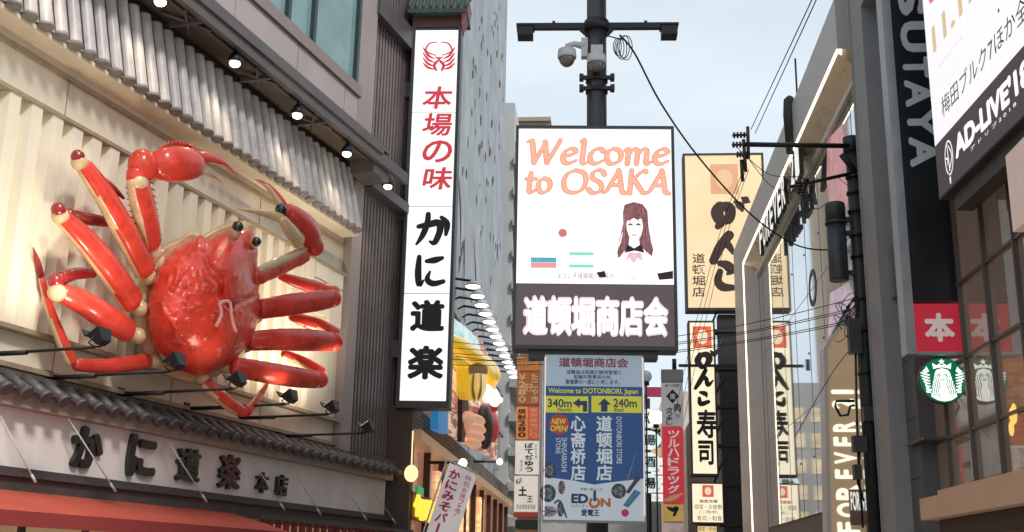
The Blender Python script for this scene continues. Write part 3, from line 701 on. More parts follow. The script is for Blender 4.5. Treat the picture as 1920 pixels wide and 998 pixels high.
def patchwork(name, cols, scale, e):
    M = lit(name, cols[0], e); n = M.node_tree.nodes; L = M.node_tree.links; b = n['Principled BSDF']; t = n['Texture Coordinate']
    mp_ = n.new('ShaderNodeMapping'); mp_.inputs['Scale'].default_value = (.35, .35, 1); L.new(t.outputs['Object'], mp_.inputs[0])
    nz_ = n.new('ShaderNodeTexNoise'); nz_.inputs['Scale'].default_value = scale; nz_.inputs['Detail'].default_value = 3; nz_.inputs['Distortion'].default_value = 1.6; L.new(mp_.outputs[0], nz_.inputs['Vector'])
    r = n.new('ShaderNodeValToRGB'); el = r.color_ramp.elements
    while len(el) < len(cols): el.new(.5)
    for q_, c in enumerate(cols): el[q_].position = .3 + .4 * q_ / (len(cols) - 1); el[q_].color = (*c, 1)
    L.new(nz_.outputs['Fac'], r.inputs[0]); L.new(r.outputs[0], b.inputs['Emission Color']); L.new(r.outputs[0], b.inputs['Base Color']); return M
# restaurant strip below the mural wall
T = Thing('brick_restaurant', 'low brick fronted restaurant with lit windows beyond the crab restaurant', 'building')
mb = MB(); mb.box(SL, 32.6, 66, 5.55, 6.3, -10, .5)

def brick_material():
    M = mat('green_brown_brick', (.17, .145, .125), .75, .25, 5, bump=.4, bscale=14); n = M.node_tree.nodes; L = M.node_tree.links; b = n['Principled BSDF']; t = n['Texture Coordinate']
    sx = n.new('ShaderNodeSeparateXYZ'); L.new(t.outputs['Object'], sx.inputs[0]); cx_ = n.new('ShaderNodeCombineXYZ'); L.new(sx.outputs['Y'], cx_.inputs[0]); L.new(sx.outputs['Z'], cx_.inputs[1])
    bk = n.new('ShaderNodeTexBrick'); bk.inputs['Scale'].default_value = 1.0; bk.inputs['Brick Width'].default_value = .6; bk.inputs['Row Height'].default_value = .13; bk.inputs['Mortar Size'].default_value = .02
    bk.inputs['Color1'].default_value = (.21, .18, .15, 1); bk.inputs['Color2'].default_value = (.12, .10, .085, 1); bk.inputs['Mortar'].default_value = (.05, .045, .04, 1)
    L.new(cx_.outputs[0], bk.inputs['Vector']); L.new(bk.outputs['Color'], b.inputs['Base Color']); return M
T.part('wall', mb, brick_material())
mb = MB(); mb.box(SL, 32.4, 66, 5.25, 5.549, -.3, .75); T.part('cornice', mb, lit('lit_wood_trim', (.75, .45, .25), .26, .3, 2))
mb = MB(); mb.box(SL, 32.6, 66, 0, 5.24, -10, .3); gl = T.part('glazing', mb, mat('amber_shop_glass', (.15, .07, .05), .12, .5, .35, emit=.55, ecol=(.36, .15, .09)))
mb = MB(); u = 32.6
while u < 66: mb.box(SL, u, u + .22, 0, 5.24, .301, .5); u += 3.3
mb.box(SL, 32.6, 66, 0, .5, .302, .48); mb.box(SL, 32.2, 32.59, 0, 6.2, -10, .52); T.part('post', mb, mat('dark_wood_post', (.06, .035, .025), .5))
for a in ((38.6, 41.3), (45.2, 47.6), (51.8, 53.5)):
    mb = MB(); mb.box(SL, a[0], a[1], 1.4, 4.9, .31, .42); T.part('lit_menu_panel', mb, patchwork('menu_panel_glow', [(1, .85, .55), (1, .7, .3), (.75, .3, .12), (1, .8, .5)], 2.5, 1.0), gl)
T.done()
T = Thing('neon_sign', 'glowing yellow character sign inside the brick restaurant window', 'neon sign')
mb = MB(); mb.textpx(SL, '旬彩', 774, 932, 813, 978, .62, bold=.05, depth=.08); T.part('lettering', mb, lit('neon_yellow', (1, .72, .05), 1.1))
mb = MB(); r = SL.rect(772, 930, 815, 980, .55); mb.box(SL, r[0], r[1], r[2], r[3], .5, .56); T.part('backing', mb, mat('neon_back', (.1, .04, .02))); T.done()
mb = MB(); c = SL.W(771, 888, .55); mb.ball(c, .2, .2, .24, n=14); mb.tube([c + V((0, 0, .2)), c + V((0, 0, 1.2))], .02, n=6)
solo(mb, 'pendant_lamp', lit('pendant_glow', (1, .75, .35), 1.4), 'warm globe lamp hanging in the brick restaurant window above the yellow neon', 'pendant lamp')
mb = MB(); r = SL.rect(781, 913, 792, 930, .56); mb.box(SL, r[0], r[1], r[2], r[3], .5, .6); solo(mb, 'exit_lamp', lit('green_glow', (.05, .5, .15), .5), 'small green lit box above the yellow neon characters', 'sign lamp')

# gooseneck lamps
rng = [(882, 519), (892, 540), (900, 558), (908, 576), (914, 592.5), (921.5, 608), (928, 622.5), (933.5, 638), (939.5, 652), (945.5, 664), (950.5, 676), (955, 688), (960, 698), (966, 708)]
gd = []
words_ = ['nearest and highest', 'second nearest', 'third nearest', 'fourth nearest', 'fifth nearest', 'sixth nearest', 'seventh nearest', 'seventh farthest', 'sixth farthest', 'fifth farthest', 'fourth farthest', 'third farthest', 'second farthest', 'farthest and lowest']
ul = [40.2 + k * 1.52 for k in range(14)]
disc_m = lit('white_lamp_disc', (1, .97, .92), 4)
P0 = SL.P(ul[0], 11.75, 1.2)
T = Thing('gooseneck_lamp', 'x', 'wall lamp', 'row of gooseneck lamps along the pale mural wall')
mb = MB(); mb.tube([P0 - SL.N * 1.2 + V((0, 0, -.9)), P0 - SL.N * 1.15 + V((0, 0, .2)), P0 - SL.N * .9 + V((0, 0, .33)), P0 + V((0, 0, .2))], .05, n=6); T.part('arm', mb, black)
mb = MB(); mb.tube([P0 + V((0, 0, .22)), P0 + V((0, 0, .14)), P0], [.08, .2, .36], n=16); T.part('shade', mb, mat('white_enamel', (.7, .7, .7), .4))
mb = MB(); mb.ball(P0 + V((0, 0, -.0)), .27, .27, .08, n=14); T.part('bulb', mb, disc_m)
spot('lamp_light', P0 - V((0, 0, .15)), P0 + V((0, 0, -3)) - SL.N * .6, 60, (1, .93, .82), 140, .2, .7, T.o)
g0 = T.done(); g0['label'] = words_[0].capitalize() + ' gooseneck lamp of the row on the pale mural wall'
for k in range(1, 14): dup(g0, SL.X * (ul[k] - ul[0]), words_[k].capitalize() + ' gooseneck lamp of the row on the pale mural wall')

# figured cut-out billboard
BB = Fr(SL.P(36, 0, 1.0), 9.3)
T = Thing('cutout_billboard', 'colourful relief billboard with a yellow mug and hand under the gooseneck lamps', 'billboard')
def cut(name, px, w0, w1, M): mb = MB(); mb.prism(BB, [BB.pix(x, y, w1) for x, y in px], w0, w1); return T.part(name, mb, M)
def puff(name, blobs, M):
    """swelling forms: (x, y, w, rx px, ry px, depth)"""
    mb = MB()
    for x, y, w_, rx, ry, d in blobs:
        p = BB.W(x, y, w_); ua = BB.pix(x + rx, y, w_)[0] - BB.pix(x, y, w_)[0]; va = BB.pix(x, y - ry, w_)[1] - BB.pix(x, y, w_)[1]; mb.ball(p, ua, d, va, n=22, X=BB.X, N=BB.N)
    return T.part(name, mb, M)
cut('back_panel', [(838, 592), (872, 612), (905, 640), (925, 690), (934, 760), (932, 862), (880, 835), (838, 808)], -.15, 0, patchwork('billboard_patchwork', [(.75, .5, .42), (.9, .75, .55), (.3, .12, .08), (.65, .16, .12), (.85, .8, .75)], 1.6, .5))
cut('edge_panel', [(822, 765), (840, 768), (840, 814), (822, 806)], -.2, .05, lit('billboard_blue', (.03, .25, .55), .6))
cut('sky_area', [(850, 596), (874, 614), (896, 638), (900, 662), (862, 650), (850, 640)], .01, .08, patchwork('billboard_teal', [(.2, .5, .6), (.6, .8, .82), (.9, .8, .8)], 1.2, .6))
yel = mat('billboard_yellow_gloss', (.80, .50, .02), .3, .15, 1, coat=.4, emit=.30, ecol=(1, .62, .03)); skin = mat('billboard_skin_gloss', (.70, .36, .22), .4, .12, 1.5, emit=.26, ecol=(1, .55, .35)); drk = mat('billboard_dark', (.035, .02, .018), .4, .3, 3)
puff('yellow_cap', [(890, 680, .1, 40, 24, .45), (868, 686, .2, 22, 12, .3), (915, 694, .15, 18, 22, .35)], yel)
cut('mug', [(878, 690), (914, 692), (912, 730), (903, 752), (884, 750), (878, 735)], .1, .5, yel)
mb = MB(); mb.strokepx(BB, [(880, 694, 3), (896, 690, 4), (913, 695, 3)], .52); mb.strokepx(BB, [(888, 706, 3), (886, 730, 4), (890, 746, 3)], .52); mb.strokepx(BB, [(902, 706, 2), (902, 730, 3), (897, 746, 2)], .52); T.part('mug_line', mb, mat('billboard_ochre', (.35, .18, .01), .5))
mb = MB(); mb.tube([BB.W(x, y, .35) for x, y in ((911, 700), (924, 702), (928, 714), (922, 728), (908, 732))], .14, n=10); T.part('mug_handle', mb, yel)
puff('hand', [(884, 800, .25, 11, 24, .4), (892, 788, .4, 9, 10, .3), (893, 804, .42, 10, 9, .3), (891, 819, .4, 9, 9, .3), (888, 832, .32, 8, 9, .25), (878, 785, .3, 6, 14, .25)], skin)
cut('dark_edge', [(868, 690), (878, 692), (879, 778), (871, 830), (866, 828)], .04, .2, drk)
puff('dark_sleeve', [(909, 800, .2, 8, 44, .3)], drk)
puff('white_flare', [(914, 738, .3, 12, 16, .25), (925, 744, .3, 9, 18, .2)], lit('billboard_flare', (1, .95, .85), 1.5))  # bright flare put in as glowing white swellings
puff('red_figure', [(923, 800, .15, 7, 30, .25), (924, 764, .15, 5, 8, .2)], mat('billboard_red_gloss', (.55, .05, .05), .35, .2, 2, emit=.2))
T.done()
for i, (x, y, l) in enumerate(((937, 750, 'bright white floodlight at the right edge of the cut-out billboard'), (937, 866, 'bright white floodlight below the cut-out billboard'), (868, 868, 'small white lamp on the brick cornice under the billboard'))):
    c = SL.W(x, y, 1.6); mb = MB(); mb.ball(c, .13, .13, .13, n=12); T = Thing('bulb_lamp', l, 'lamp'); T.part('bulb', mb, lit('hot_white', (1, .96, .85), 6))
    mb = MB(); mb.tube([c - SL.N * .15, c - SL.N * 1.1], .05, n=6); T.part('bracket', mb, black); T.done()
# banner on a slanted pole
NF = front(24, 96)
T = Thing('slanted_banner', 'white cloth banner with red kana leaning out by the brick restaurant', 'banner')
qs = [(843, 868), (894, 890), (858, 1004), (799, 998)]
mb = MB(); n = 8
def bl(s, t, ww=0):
    a = [V(NF.pix(*qs[i])) for i in range(4)]; p = a[0].lerp(a[1], s).lerp(a[3].lerp(a[2], s), t); return NF.P(p.x, p.y, ww + .05 * math.sin(s * 5 + t * 4))
for i in range(n):
    for j in range(n): mb.quad(bl(i / n, j / n), bl((i + 1) / n, j / n), bl((i + 1) / n, (j + 1) / n), bl(i / n, (j + 1) / n))
T.part('cloth', mb, mat('banner_white', (.72, .66, .66), .8, .1, 1.5, emit=.12, ecol=(1, .9, .88)))
def btext(mb, body, s0, s1, t0, t1, m=0, bold=.03):
    k = len(body)
    for i, ch in enumerate(body):
        vs_, fs = glyphs(ch if ch != 'ー' else 'I', bold, 0, False); x0_, x1_ = min(p[0] for p in vs_), max(p[0] for p in vs_); y0_, y1_ = min(p[1] for p in vs_), max(p[1] for p in vs_)
        a, b = t0 + (t1 - t0) * (i + .08) / k, t0 + (t1 - t0) * (i + .92) / k; sa, sb = (s0, s1) if ch != 'ー' else ((s0 * .6 + s1 * .4), (s0 * .4 + s1 * .6))
        i0 = mb.pts([bl(sa + (x - x0_) / (x1_ - x0_) * (sb - sa), b + (y - y0_) / (y1_ - y0_) * (a - b), .02) for x, y, z in vs_])
        for f in fs: mb.face([i0 + q for q in f], m)
mb = MB(); btext(mb, 'かにみそバー', .12, .5, .05, 1.0); btext(mb, '特別会席フェア', .66, .86, .06, .72, bold=.0)
T.part('lettering', mb, mat('banner_red', (.5, .02, .06), .7))
mb = MB(); mb.tube([NF.W(838, 862, -.1), NF.W(898, 889, -.1)], .02, n=6); mb.tube([NF.W(838, 862, -.1), NF.W(790, 1010, -.1), NF.W(778, 1060, -.1)], .02, n=6)
for x, y in ((846, 862), (858, 866), (870, 872), (882, 878), (893, 884)): mb.tube([NF.W(x, y, -.1), NF.W(x - 1, y + 8, 0)], .012, n=5)
T.part('pole', mb, mat('banner_pole', (.5, .48, .46), .4)); T.done()
# ------------------------------------------------------------------ central pole with the welcome screen
WS = front(17.0, 92)
T = Thing('centre_pole', 'thick dark steel pole with crossarm rising behind the welcome screen', 'pole')
pc = V((*WS.W(1119, 300, -.5).xy, 0)); PF = Fr(pc, 93)
mb = MB(); mb.tube([pc, pc + V((0, 0, 14))], .165, n=24); T.part('shaft', mb, mat('pole_dark_paint', (.035, .035, .04), .42, .2, 3))
vz = at(1119, 50, pc.y).z
mb = MB(); ua, ub = PF.pix(973, 50)[0], PF.pix(1257, 50)[0]
mb.box(PF, ua, ub, vz - .05, vz + .05, -.05, .05); mb.prism(PF, [(-.3, vz - .05), (-.16, vz - .05), (-.16, vz - .2)], -.04, .04); mb.prism(PF, [(.3, vz - .05), (.16, vz - .05), (.16, vz - .2)], -.04, .04)
for k in (-.75, .8): mb.box(PF, k, k + .05, vz + .05, vz + .09, -.04, .04)
mb.tube([pc + V((0, 0, vz - .1)), pc + V((0, 0, vz + .08))], .21, n=20); ca = T.part('crossarm', mb, black)
for u in (ua + .13, ub - .03):
    mb = MB(); mb.box(PF, u - .14, u + .12, vz - .29, vz - .1, .04, .3); mb.box(PF, u - .16, u + .14, vz - .12, vz - .09, .02, .32); l_ = T.part('floodlight', mb, black, ca)
for v_ in (152, 172):
    z = at(1119, v_, pc.y).z; mb = MB(); mb.box(PF, -.28, .28, z - .03, z + .03, .1, .16); mb.tube([pc + V((0, 0, z - .035)), pc + V((0, 0, z + .035))], .185, n=20)
    for s_ in (-.26, .25): mb.box(PF, s_ - .03, s_ + .04, z - .045, z + .045, .06, .2)
    T.part('clamp_band', mb, black)
T.done()
cam_w = mat('camera_white_plastic', (.55, .56, .57), .35, .08)
for (x, y, l, ux) in ((1063, 108, 'white dome camera hanging on an arm left of the dark pole', -1), (1118, 118, 'white dome camera mounted on the front of the dark pole', 0)):
    T = Thing('dome_camera', l, 'security camera', 'dome cameras on the central pole')
    c = PF.W(x, y, .24 if ux == 0 else .1); mb = MB()
    mb.tube([c + V((0, 0, .14)), c + V((0, 0, .13)), c + V((0, 0, .0)), c + V((0, 0, -.02))], [.08, .15, .16, .15], n=20)
    T.part('housing', mb, cam_w)
    mb = MB(); mb.ball(c + V((0, 0, -.02)), .135, .135, .15); T.part('dome', mb, mat('smoked_dome', (.16, .15, .15), .08, .1, coat=.6))
    mb = MB()
    if ux: a = c + V((0, 0, .15)); mb.tube([a, a + V((0, 0, .06)), a + V((.12, 0, .1)), V((pc.x - .13, pc.y, a.z + .08))], [.035, .045, .05, .07], n=8); mb.box(PF, -.26, -.15, a.z - .12, a.z + .22, -.05, .09)
    else: mb.tube([c + V((0, 0, .15)), V((pc.x, pc.y - .1, c.z + .3))], .05, n=8); mb.box(PF, -.1, .1, c.z + .15, c.z + .35, .13, .2)
    T.part('mount', mb, cam_w); T.done()
# coil of cable and the drop lines
mb = MB(); cc = PF.W(1163, 88, .1)
for k in range(5):
    r1, r2 = .12 + .02 * k, .16 + .015 * k; off = PF.X * (.035 * k - .05) - V((0, 0, .02 * (k % 3)))
    mb.tube([cc + off + PF.X * (r1 * .55 * math.cos(a)) + V((0, 0, r2 * math.sin(a))) + PF.N * (.03 * math.sin(2 * a)) for a in [2 * math.pi * q / 18 for q in range(19)]], .008, n=5, cap=False)
mb.tube([cc + V((0, 0, .14)), cc + V((0, 0, .2)) - PF.X * .2, PF.P(.1, vz - .1, .1)], .012, n=5); solo(mb, 'cable_coil', cable, 'coil of black cable hung under the right half of the crossarm', 'cable')

T = Thing('welcome_screen', 'large lit screen reading Welcome to OSAKA above white kanji on maroon', 'screen')
c4 = [WS.pix(968, 238), WS.pix(1268, 238), WS.pix(1266, 658), WS.pix(960, 655)]
u0, u1, v0, v1 = (c4[0][0] + c4[3][0]) / 2, (c4[1][0] + c4[2][0]) / 2, (c4[2][1] + c4[3][1]) / 2, (c4[0][1] + c4[1][1]) / 2
mb = MB(); mb.box(WS, u0, u1, v0, v1, -.38, -.004); e = .045
for b in ((u0, u0 + e, v0, v1), (u1 - e, u1, v0, v1), (u0 + e, u1 - e, v0, v0 + e * 1.3), (u0 + e, u1 - e, v1 - e, v1)): mb.box(WS, *b, -.003, .05)
mb.box(WS, u0 + .25, u1 - .3, v0 - .12, v0 - .001, -.34, -.05); T.part('frame', mb, dark_frame)
vm = WS.pix(1115, 534)[1]
mb = MB(); mb.box(WS, u0 + e, u1 - e, vm + .012, v1 - e, -.002, .012); disp = T.part('display', mb, led('screen_white', (1, .975, .975), 1.12, 28))
mb = MB(); mb.box(WS, u0 + e, u1 - e, v0 + e * 1.3, vm, -.002, .012); kp = T.part('kanji_panel', mb, led('screen_maroon', (.095, .068, .072), .85, 28))
W_ = .016
mb = MB(); mb.textpx(WS, '道頓堀商店会', 980, 554, 1254, 632, W_, bold=.06); T.part('kanji_glow', mb, lit('glow_pink', (.8, .66, .66), .95), kp)
mb = MB(); mb.textpx(WS, '道頓堀商店会', 984, 558, 1250, 628, W_ + .004, bold=.028); T.part('kanji', mb, lit('kanji_white', (1, .98, .95), 1.15), kp)
LET = {'W': ([[(0, .72), (.08, .77), (.14, .7), (.26, .02)], [(.26, .02), (.52, .68)], [(.5, .72), (.62, .02)], [(.62, .02), (.86, .6), (.92, .78)]], 1.0),
 'e': ([[(.06, .24), (.3, .3), (.4, .4), (.3, .5), (.14, .44), (.05, .25), (.1, .06), (.24, 0), (.44, .1)]], .5), 'l': ([[(.02, .74), (.1, .8), (.11, .4), (.11, .08), (.18, 0), (.27, .05)]], .27),
 'c': ([[(.4, .42), (.32, .5), (.16, .46), (.05, .26), (.1, .05), (.24, 0), (.42, .1)]], .47), 'o': ([[(.24, .5), (.09, .42), (.05, .22), (.13, .03), (.25, 0), (.4, .08), (.45, .27), (.38, .44), (.24, .5)]], .55),
 'm': ([[(.0, .44), (.08, .5), (.1, .3), (.1, 0)], [(.1, .3), (.22, .48), (.34, .46), (.36, .3), (.36, 0)], [(.36, .3), (.48, .48), (.6, .46), (.62, .3), (.62, .06), (.68, 0), (.76, .06)]], .8),
 't': ([[(.14, .68), (.13, .4), (.13, .1), (.2, 0), (.34, .08)], [(0, .48), (.32, .49)]], .38), 'O': ([[(.42, .8), (.16, .68), (.05, .4), (.14, .1), (.4, 0), (.68, .1), (.8, .4), (.7, .7), (.42, .8)]], .9),
 'S': ([[(.5, .66), (.42, .78), (.24, .8), (.1, .68), (.14, .5), (.36, .38), (.46, .2), (.36, .03), (.16, 0), (.02, .12)]], .56), 'A': ([[(-.04, .02), (.06, .06), (.2, .34), (.44, .82)], [(.42, .8), (.5, .5), (.6, .06), (.72, .0)], [(.16, .28), (.54, .28)]], .76),
 'K': ([[(.1, .8), (.1, .4), (.1, 0)], [(.1, .38), (.34, .66), (.5, .8), (.58, .76)], [(.22, .46), (.4, .22), (.56, .02), (.7, .02)]], .7), ' ': ([], .3)}
def nibwrite(mb, fr, s, x0, x1, yb, xh, w, extra=0, m=0):
    tot = sum(LET[c][1] for c in s); ua_, vb_ = fr.pix(x0, yb, w); ub_, _ = fr.pix(x1, yb, w); vt_ = fr.pix(x0, yb - xh, w)[1]
    sx = (ub_ - ua_) / tot; sy = (vt_ - vb_) / .8; x = 0
    for c in s:
        for st in LET[c][0]:
            p = [(ua_ + (x + a + b * .1) * sx, vb_ + b * sy) for a, b in st]; q = catmull(p, 5) if len(p) > 2 else [tuple(V(p[0]).lerp(V(p[1]), k / 6)) for k in range(7)]
            o = []
            for i, (a, b) in enumerate(q):
                i0, i1 = max(i - 1, 0), min(i + 1, len(q) - 1); an = math.atan2(q[i1][1] - q[i0][1], q[i1][0] - q[i0][0])
                o.append((a, b, (.05 + .11 * abs(math.sin(an - .5))) * sy + extra))
            mb.stroke(fr, o, w, m, smooth=1)
        x += LET[c][1]
mb = MB(); nibwrite(mb, WS, 'Welcome', 984, 1256, 306, 44, W_, .022); nibwrite(mb, WS, 'to OSAKA', 984, 1256, 361, 42, W_, .022); T.part('headline_edge', mb, lit('screen_brick', (.68, .28, .22), .9), disp)
mb = MB(); nibwrite(mb, WS, 'Welcome', 984, 1256, 306, 44, W_ + .012, -.004); nibwrite(mb, WS, 'to OSAKA', 984, 1256, 361, 42, W_ + .012, -.004); T.part('headline', mb, lit('screen_orange', (.90, .43, .27), .95, .12, 3), disp)
mb = MB(); u, v = WS.pix(1055, 437, W_); mb.disc(WS, u, v, .068, W_, W_); T.part('red_dot', mb, lit('screen_dot', (.62, .16, .18), .9), disp)
def pr(mb, x0, y0, x1, y1, w=W_, m=0): r = WS.rect(x0, y0, x1, y1, w); mb.box(WS, *r, w - .003, w, m)
mb = MB(); pr(mb, 995, 483, 1043, 492, m=0); pr(mb, 995, 492.5, 1043, 502.5, m=1); pr(mb, 1067, 473, 1113, 479, m=2); pr(mb, 1067, 496, 1113, 502, m=2); mb.textpx(WS, '2018 - 2019', 1067, 484, 1114, 491, W_, m=3)
mb.textpx(WS, 'ありがとうございます', 996, 484.5, 1042, 491, W_ + .001, m=4)
T.part('caption_bars', mb, [lit('bar_blue', (.05, .33, .45), .9), lit('bar_salmon', (.78, .33, .30), .9), lit('bar_mint', (.24, .68, .55), .95), lit('bar_pale', (.85, .62, .55), .95), lit('bar_text', (.35, .65, .75), .9)], disp)
mb = MB(); mb.textpx(WS, 'ようこそ道頓堀へ今月のお知らせ', 1045, 512, 1190, 523, W_); T.part('caption', mb, mat('screen_dark_text', (.12, .08, .08)), disp)
mb = MB()   # the presenter pictured on the screen
def pp(px, w, m): mb.poly(WS, px, w, w, m)
pp([(1171, 384), (1188, 379), (1205, 383), (1214, 395), (1216, 425), (1220, 450), (1225, 468), (1222, 482), (1210, 480), (1200, 462), (1178, 462), (1172, 476), (1159, 484), (1157, 472), (1164, 455), (1169, 430), (1168, 398)], W_, 0)
pp([(1181, 440), (1197, 440), (1200, 462), (1212, 472), (1228, 486), (1232, 522), (1150, 522), (1156, 492), (1168, 474), (1178, 464)], W_ + .002, 1)
u, v = WS.pix(1190, 424, W_); mb.disc(WS, u, v, .128, W_ + .003, W_ + .003, 2, ry=.20)
pp([(1172, 412), (1174, 396), (1188, 388), (1203, 394), (1209, 412), (1204, 408), (1196, 413), (1188, 409), (1180, 414)], W_ + .005, 0)
for dx in (-8, 7):
    mb.strokepx(WS, [(1190 + dx - 4, 422.5, 1.5), (1190 + dx, 420.5, 3.6), (1190 + dx + 4, 422.5, 1.5)], W_ + .006, 3); mb.strokepx(WS, [(1190 + dx - 4, 416, .7), (1190 + dx, 414.5, 1.2), (1190 + dx + 4, 416, .7)], W_ + .006, 6)
    mb.strokepx(WS, [(1190 + dx - 2, 431, 3), (1190 + dx + 2, 431, 3)], W_ + .005, 7)
mb.strokepx(WS, [(1189, 424, .6), (1188, 432, 1), (1191, 433, 1)], W_ + .006, 7); mb.strokepx(WS, [(1178, 438, 1), (1183, 449, 2.2), (1190, 453, 2.5), (1197, 449, 2.2), (1203, 438, 1)], W_ + .0055, 7)
for k in range(26):
    sd_ = -1 if k % 2 else 1; x0_ = 1190 + sd_ * rnd.uniform(2, 18); mb.strokepx(WS, [(x0_, 386 + abs(x0_ - 1190) * .3, .8), (1190 + sd_ * (15 + rnd.uniform(0, 6)), 420, 1.5), (1190 + sd_ * rnd.uniform(17, 34), rnd.uniform(446, 478), .8)], W_ + .0015, 6 if k % 3 else 8)
mb.strokepx(WS, [(1184, 440, 1.2), (1189, 441.5, 3.2), (1194.5, 440, 1.2)], W_ + .006, 4)
pp([(1176, 458), (1189, 466), (1202, 458), (1208, 474), (1190, 470), (1172, 474)], W_ + .007, 3)
pp([(1178, 474), (1202, 474), (1206, 490), (1196, 484), (1188, 494), (1180, 484), (1173, 490)], W_ + .008, 5)
pp([(1232, 513), (1262, 508), (1262, 523), (1236, 525)], W_ + .002, 3); pp([(1118, 511), (1134, 508), (1137, 520), (1124, 521)], W_ + .002, 3)
T.part('presenter_picture', mb, [lit('pic_hair', (.24, .09, .095), .9, .55, 14), lit('pic_blouse', (1, .93, .94), 1.05), lit('pic_face', (1, .94, .92), 1.08), mat('pic_dark', (.05, .02, .025)), lit('pic_lip', (.75, .4, .38), .8), lit('pic_pink', (.85, .55, .62), .9, .3, 10), lit('pic_hair_mid', (.42, .17, .18), .85, .3, 9), lit('pic_blush', (.95, .78, .76), 1.0), lit('pic_hair_dark', (.14, .04, .05), .8)], disp)
T.done()

# shop-direction panel under the screen
EP = front(17.05, 92)
T = Thing('direction_panel', 'blue and white shop direction panel with yellow arrow plates under the screen', 'sign panel')
A_ = [EP.pix(1024, 664), EP.pix(1211, 667), EP.pix(1208, 982), EP.pix(1012, 978)]
u0, u1, v0, v1 = (A_[0][0] + A_[3][0]) / 2, (A_[1][0] + A_[2][0]) / 2, (A_[2][1] + A_[3][1]) / 2, A_[0][1]
mb = MB(); mb.box(EP, u0, u1, v0, v1, -.16, -.001); T.part('case', mb, mat('panel_case_grey', (.30, .31, .33), .4, .1))
W_ = .006
def ebox(x0, y0, x1, y1, w, mb, m=0):
    r = list(EP.rect(x0, y0, x1, y1, w)); mb.box(EP, *r, w - .004, w, m)
def EPX(f, y): yy = EP.pix(1110, y)[1]; return yy
mb = MB(); e = .02; mb.box(EP, u0 + e, u1 - e, v0 + .03, v1 - .01, .0, W_, 0); T.part('face', mb, mat('panel_pale_blue', (.36, .44, .52), .45, .05, 1, emit=.10, ecol=(.6, .75, .9)))
mb = MB(); mb.box(EP, u0 + e, u1 - e, EP.pix(1110, 914)[1], EP.pix(1110, 725)[1], W_ + .001, W_ + .003)
T.part('blue_field', mb, mat('panel_navy', (.012, .05, .16), .45, .1, 1, emit=.08, ecol=(.05, .2, .6)))
mb = MB(); xa, xb = u0 + e, u1 - e; xm = (xa + xb) / 2; y1_ = EP.pix(1110, 896)[1]; y2_ = EP.pix(1110, 909)[1]
mb.prism(EP, [(xa, v0 + .03), (xb, v0 + .03), (xb, y1_), (xm + .25, EP.pix(1110, 904)[1]), (xm, y2_), (xm - .3, EP.pix(1110, 902)[1]), (xa, y1_)], W_ + .004, W_ + .006)
T.part('white_field', mb, mat('panel_white', (.55, .60, .64), .45, .05, 1, emit=.1, ecol=(.8, .9, 1)))
ye = mat('panel_yellow', (.62, .60, .03), .45, .05, 1, emit=.1, ecol=(.9, .9, .1)); wt = mat('panel_white_text', (.62, .68, .72), .5, .03, emit=.08, ecol=(.9, .95, 1)); nv = mat('panel_navy_text', (.02, .045, .12), .5, .05)
Wt = W_ + .0045
mb = MB(); ebox(1021, 743, 1103, 774, Wt, mb); yp = T.part('arrow_plate', mb, ye); mb = MB(); ebox(1109, 743, 1203, 774, Wt, mb); yp2 = T.part('arrow_plate', mb, ye)
mb = MB(); mb.textpx(EP, '340m', 1027, 748, 1072, 764, Wt + .002, bold=.02); mb.textpx(EP, 'North', 1046, 765, 1072, 772, Wt + .002, bold=.01); T.part('distance_text', mb, nv, yp); mb = MB(); mb.textpx(EP, '240m', 1150, 748, 1194, 764, Wt + .002, bold=.02); mb.textpx(EP, 'East', 1152, 765, 1170, 772, Wt + .002, bold=.01); T.part('distance_text', mb, nv, yp2)
mb = MB(); mb.poly(EP, [(1074, 756), (1087, 747), (1087, 752), (1101, 752), (1101, 772), (1093, 772), (1093, 760), (1087, 760), (1087, 765)], Wt + .002); T.part('arrow', mb, nv, yp); mb = MB(); mb.poly(EP, [(1133, 747), (1146, 759), (1139, 759), (1139, 772), (1127, 772), (1127, 759), (1121, 759)], Wt + .002); T.part('arrow', mb, nv, yp2)
mb = MB(); mb.textpx(EP, 'Welcome to DOTONBORI, Japan', 1028, 728, 1196, 741, Wt, bold=.02); T.part('yellow_heading', mb, ye)
mb = MB(); mb.textpx(EP, '道頓堀商店会', 1048, 671, 1178, 689, Wt, bold=.03); T.part('red_heading', mb, mat('panel_red_text', (.30, .07, .09), .5))
mb = MB(); mb.textpx(EP, '協賛金は街路灯維持管理と', 1062, 694, 1165, 702, Wt, bold=.01); mb.textpx(EP, '駐輪対策費用の他、', 1076, 703, 1148, 711, Wt, bold=.01); mb.textpx(EP, '警備費の一部に使用します。', 1060, 712, 1162, 721, Wt, bold=.01); T.part('small_text', mb, nv)
mb = MB(); mb.vtextpx(EP, '心斋桥店', 1070, 779, 1098, 902, Wt, gap=.04, bold=.028); T.part('white_lettering', mb, wt); mb = MB(); mb.vtextpx(EP, '道顿堀店', 1118, 779, 1148, 902, Wt, gap=.04, bold=.028)
T.part('white_lettering', mb, wt); mb = MB(); mb.textpx(EP, 'DOTONBORI STORE', 1156, 782, 1166, 870, Wt, rot=-90); T.part('white_lettering', mb, wt); mb = MB(); mb.textpx(EP, 'SHINSAIBASHI', 1053, 821, 1063, 885, Wt, rot=-90); mb.textpx(EP, 'STORE', 1042, 821, 1051, 851, Wt, rot=-90); T.part('white_lettering', mb, wt)
mb = MB(); u, v = EP.pix(1048, 796, Wt); mb.disc(EP, u, v, .148, Wt, Wt); nb = T.part('round_badge', mb, mat('badge_red', (.55, .04, .04), .5, emit=.05))
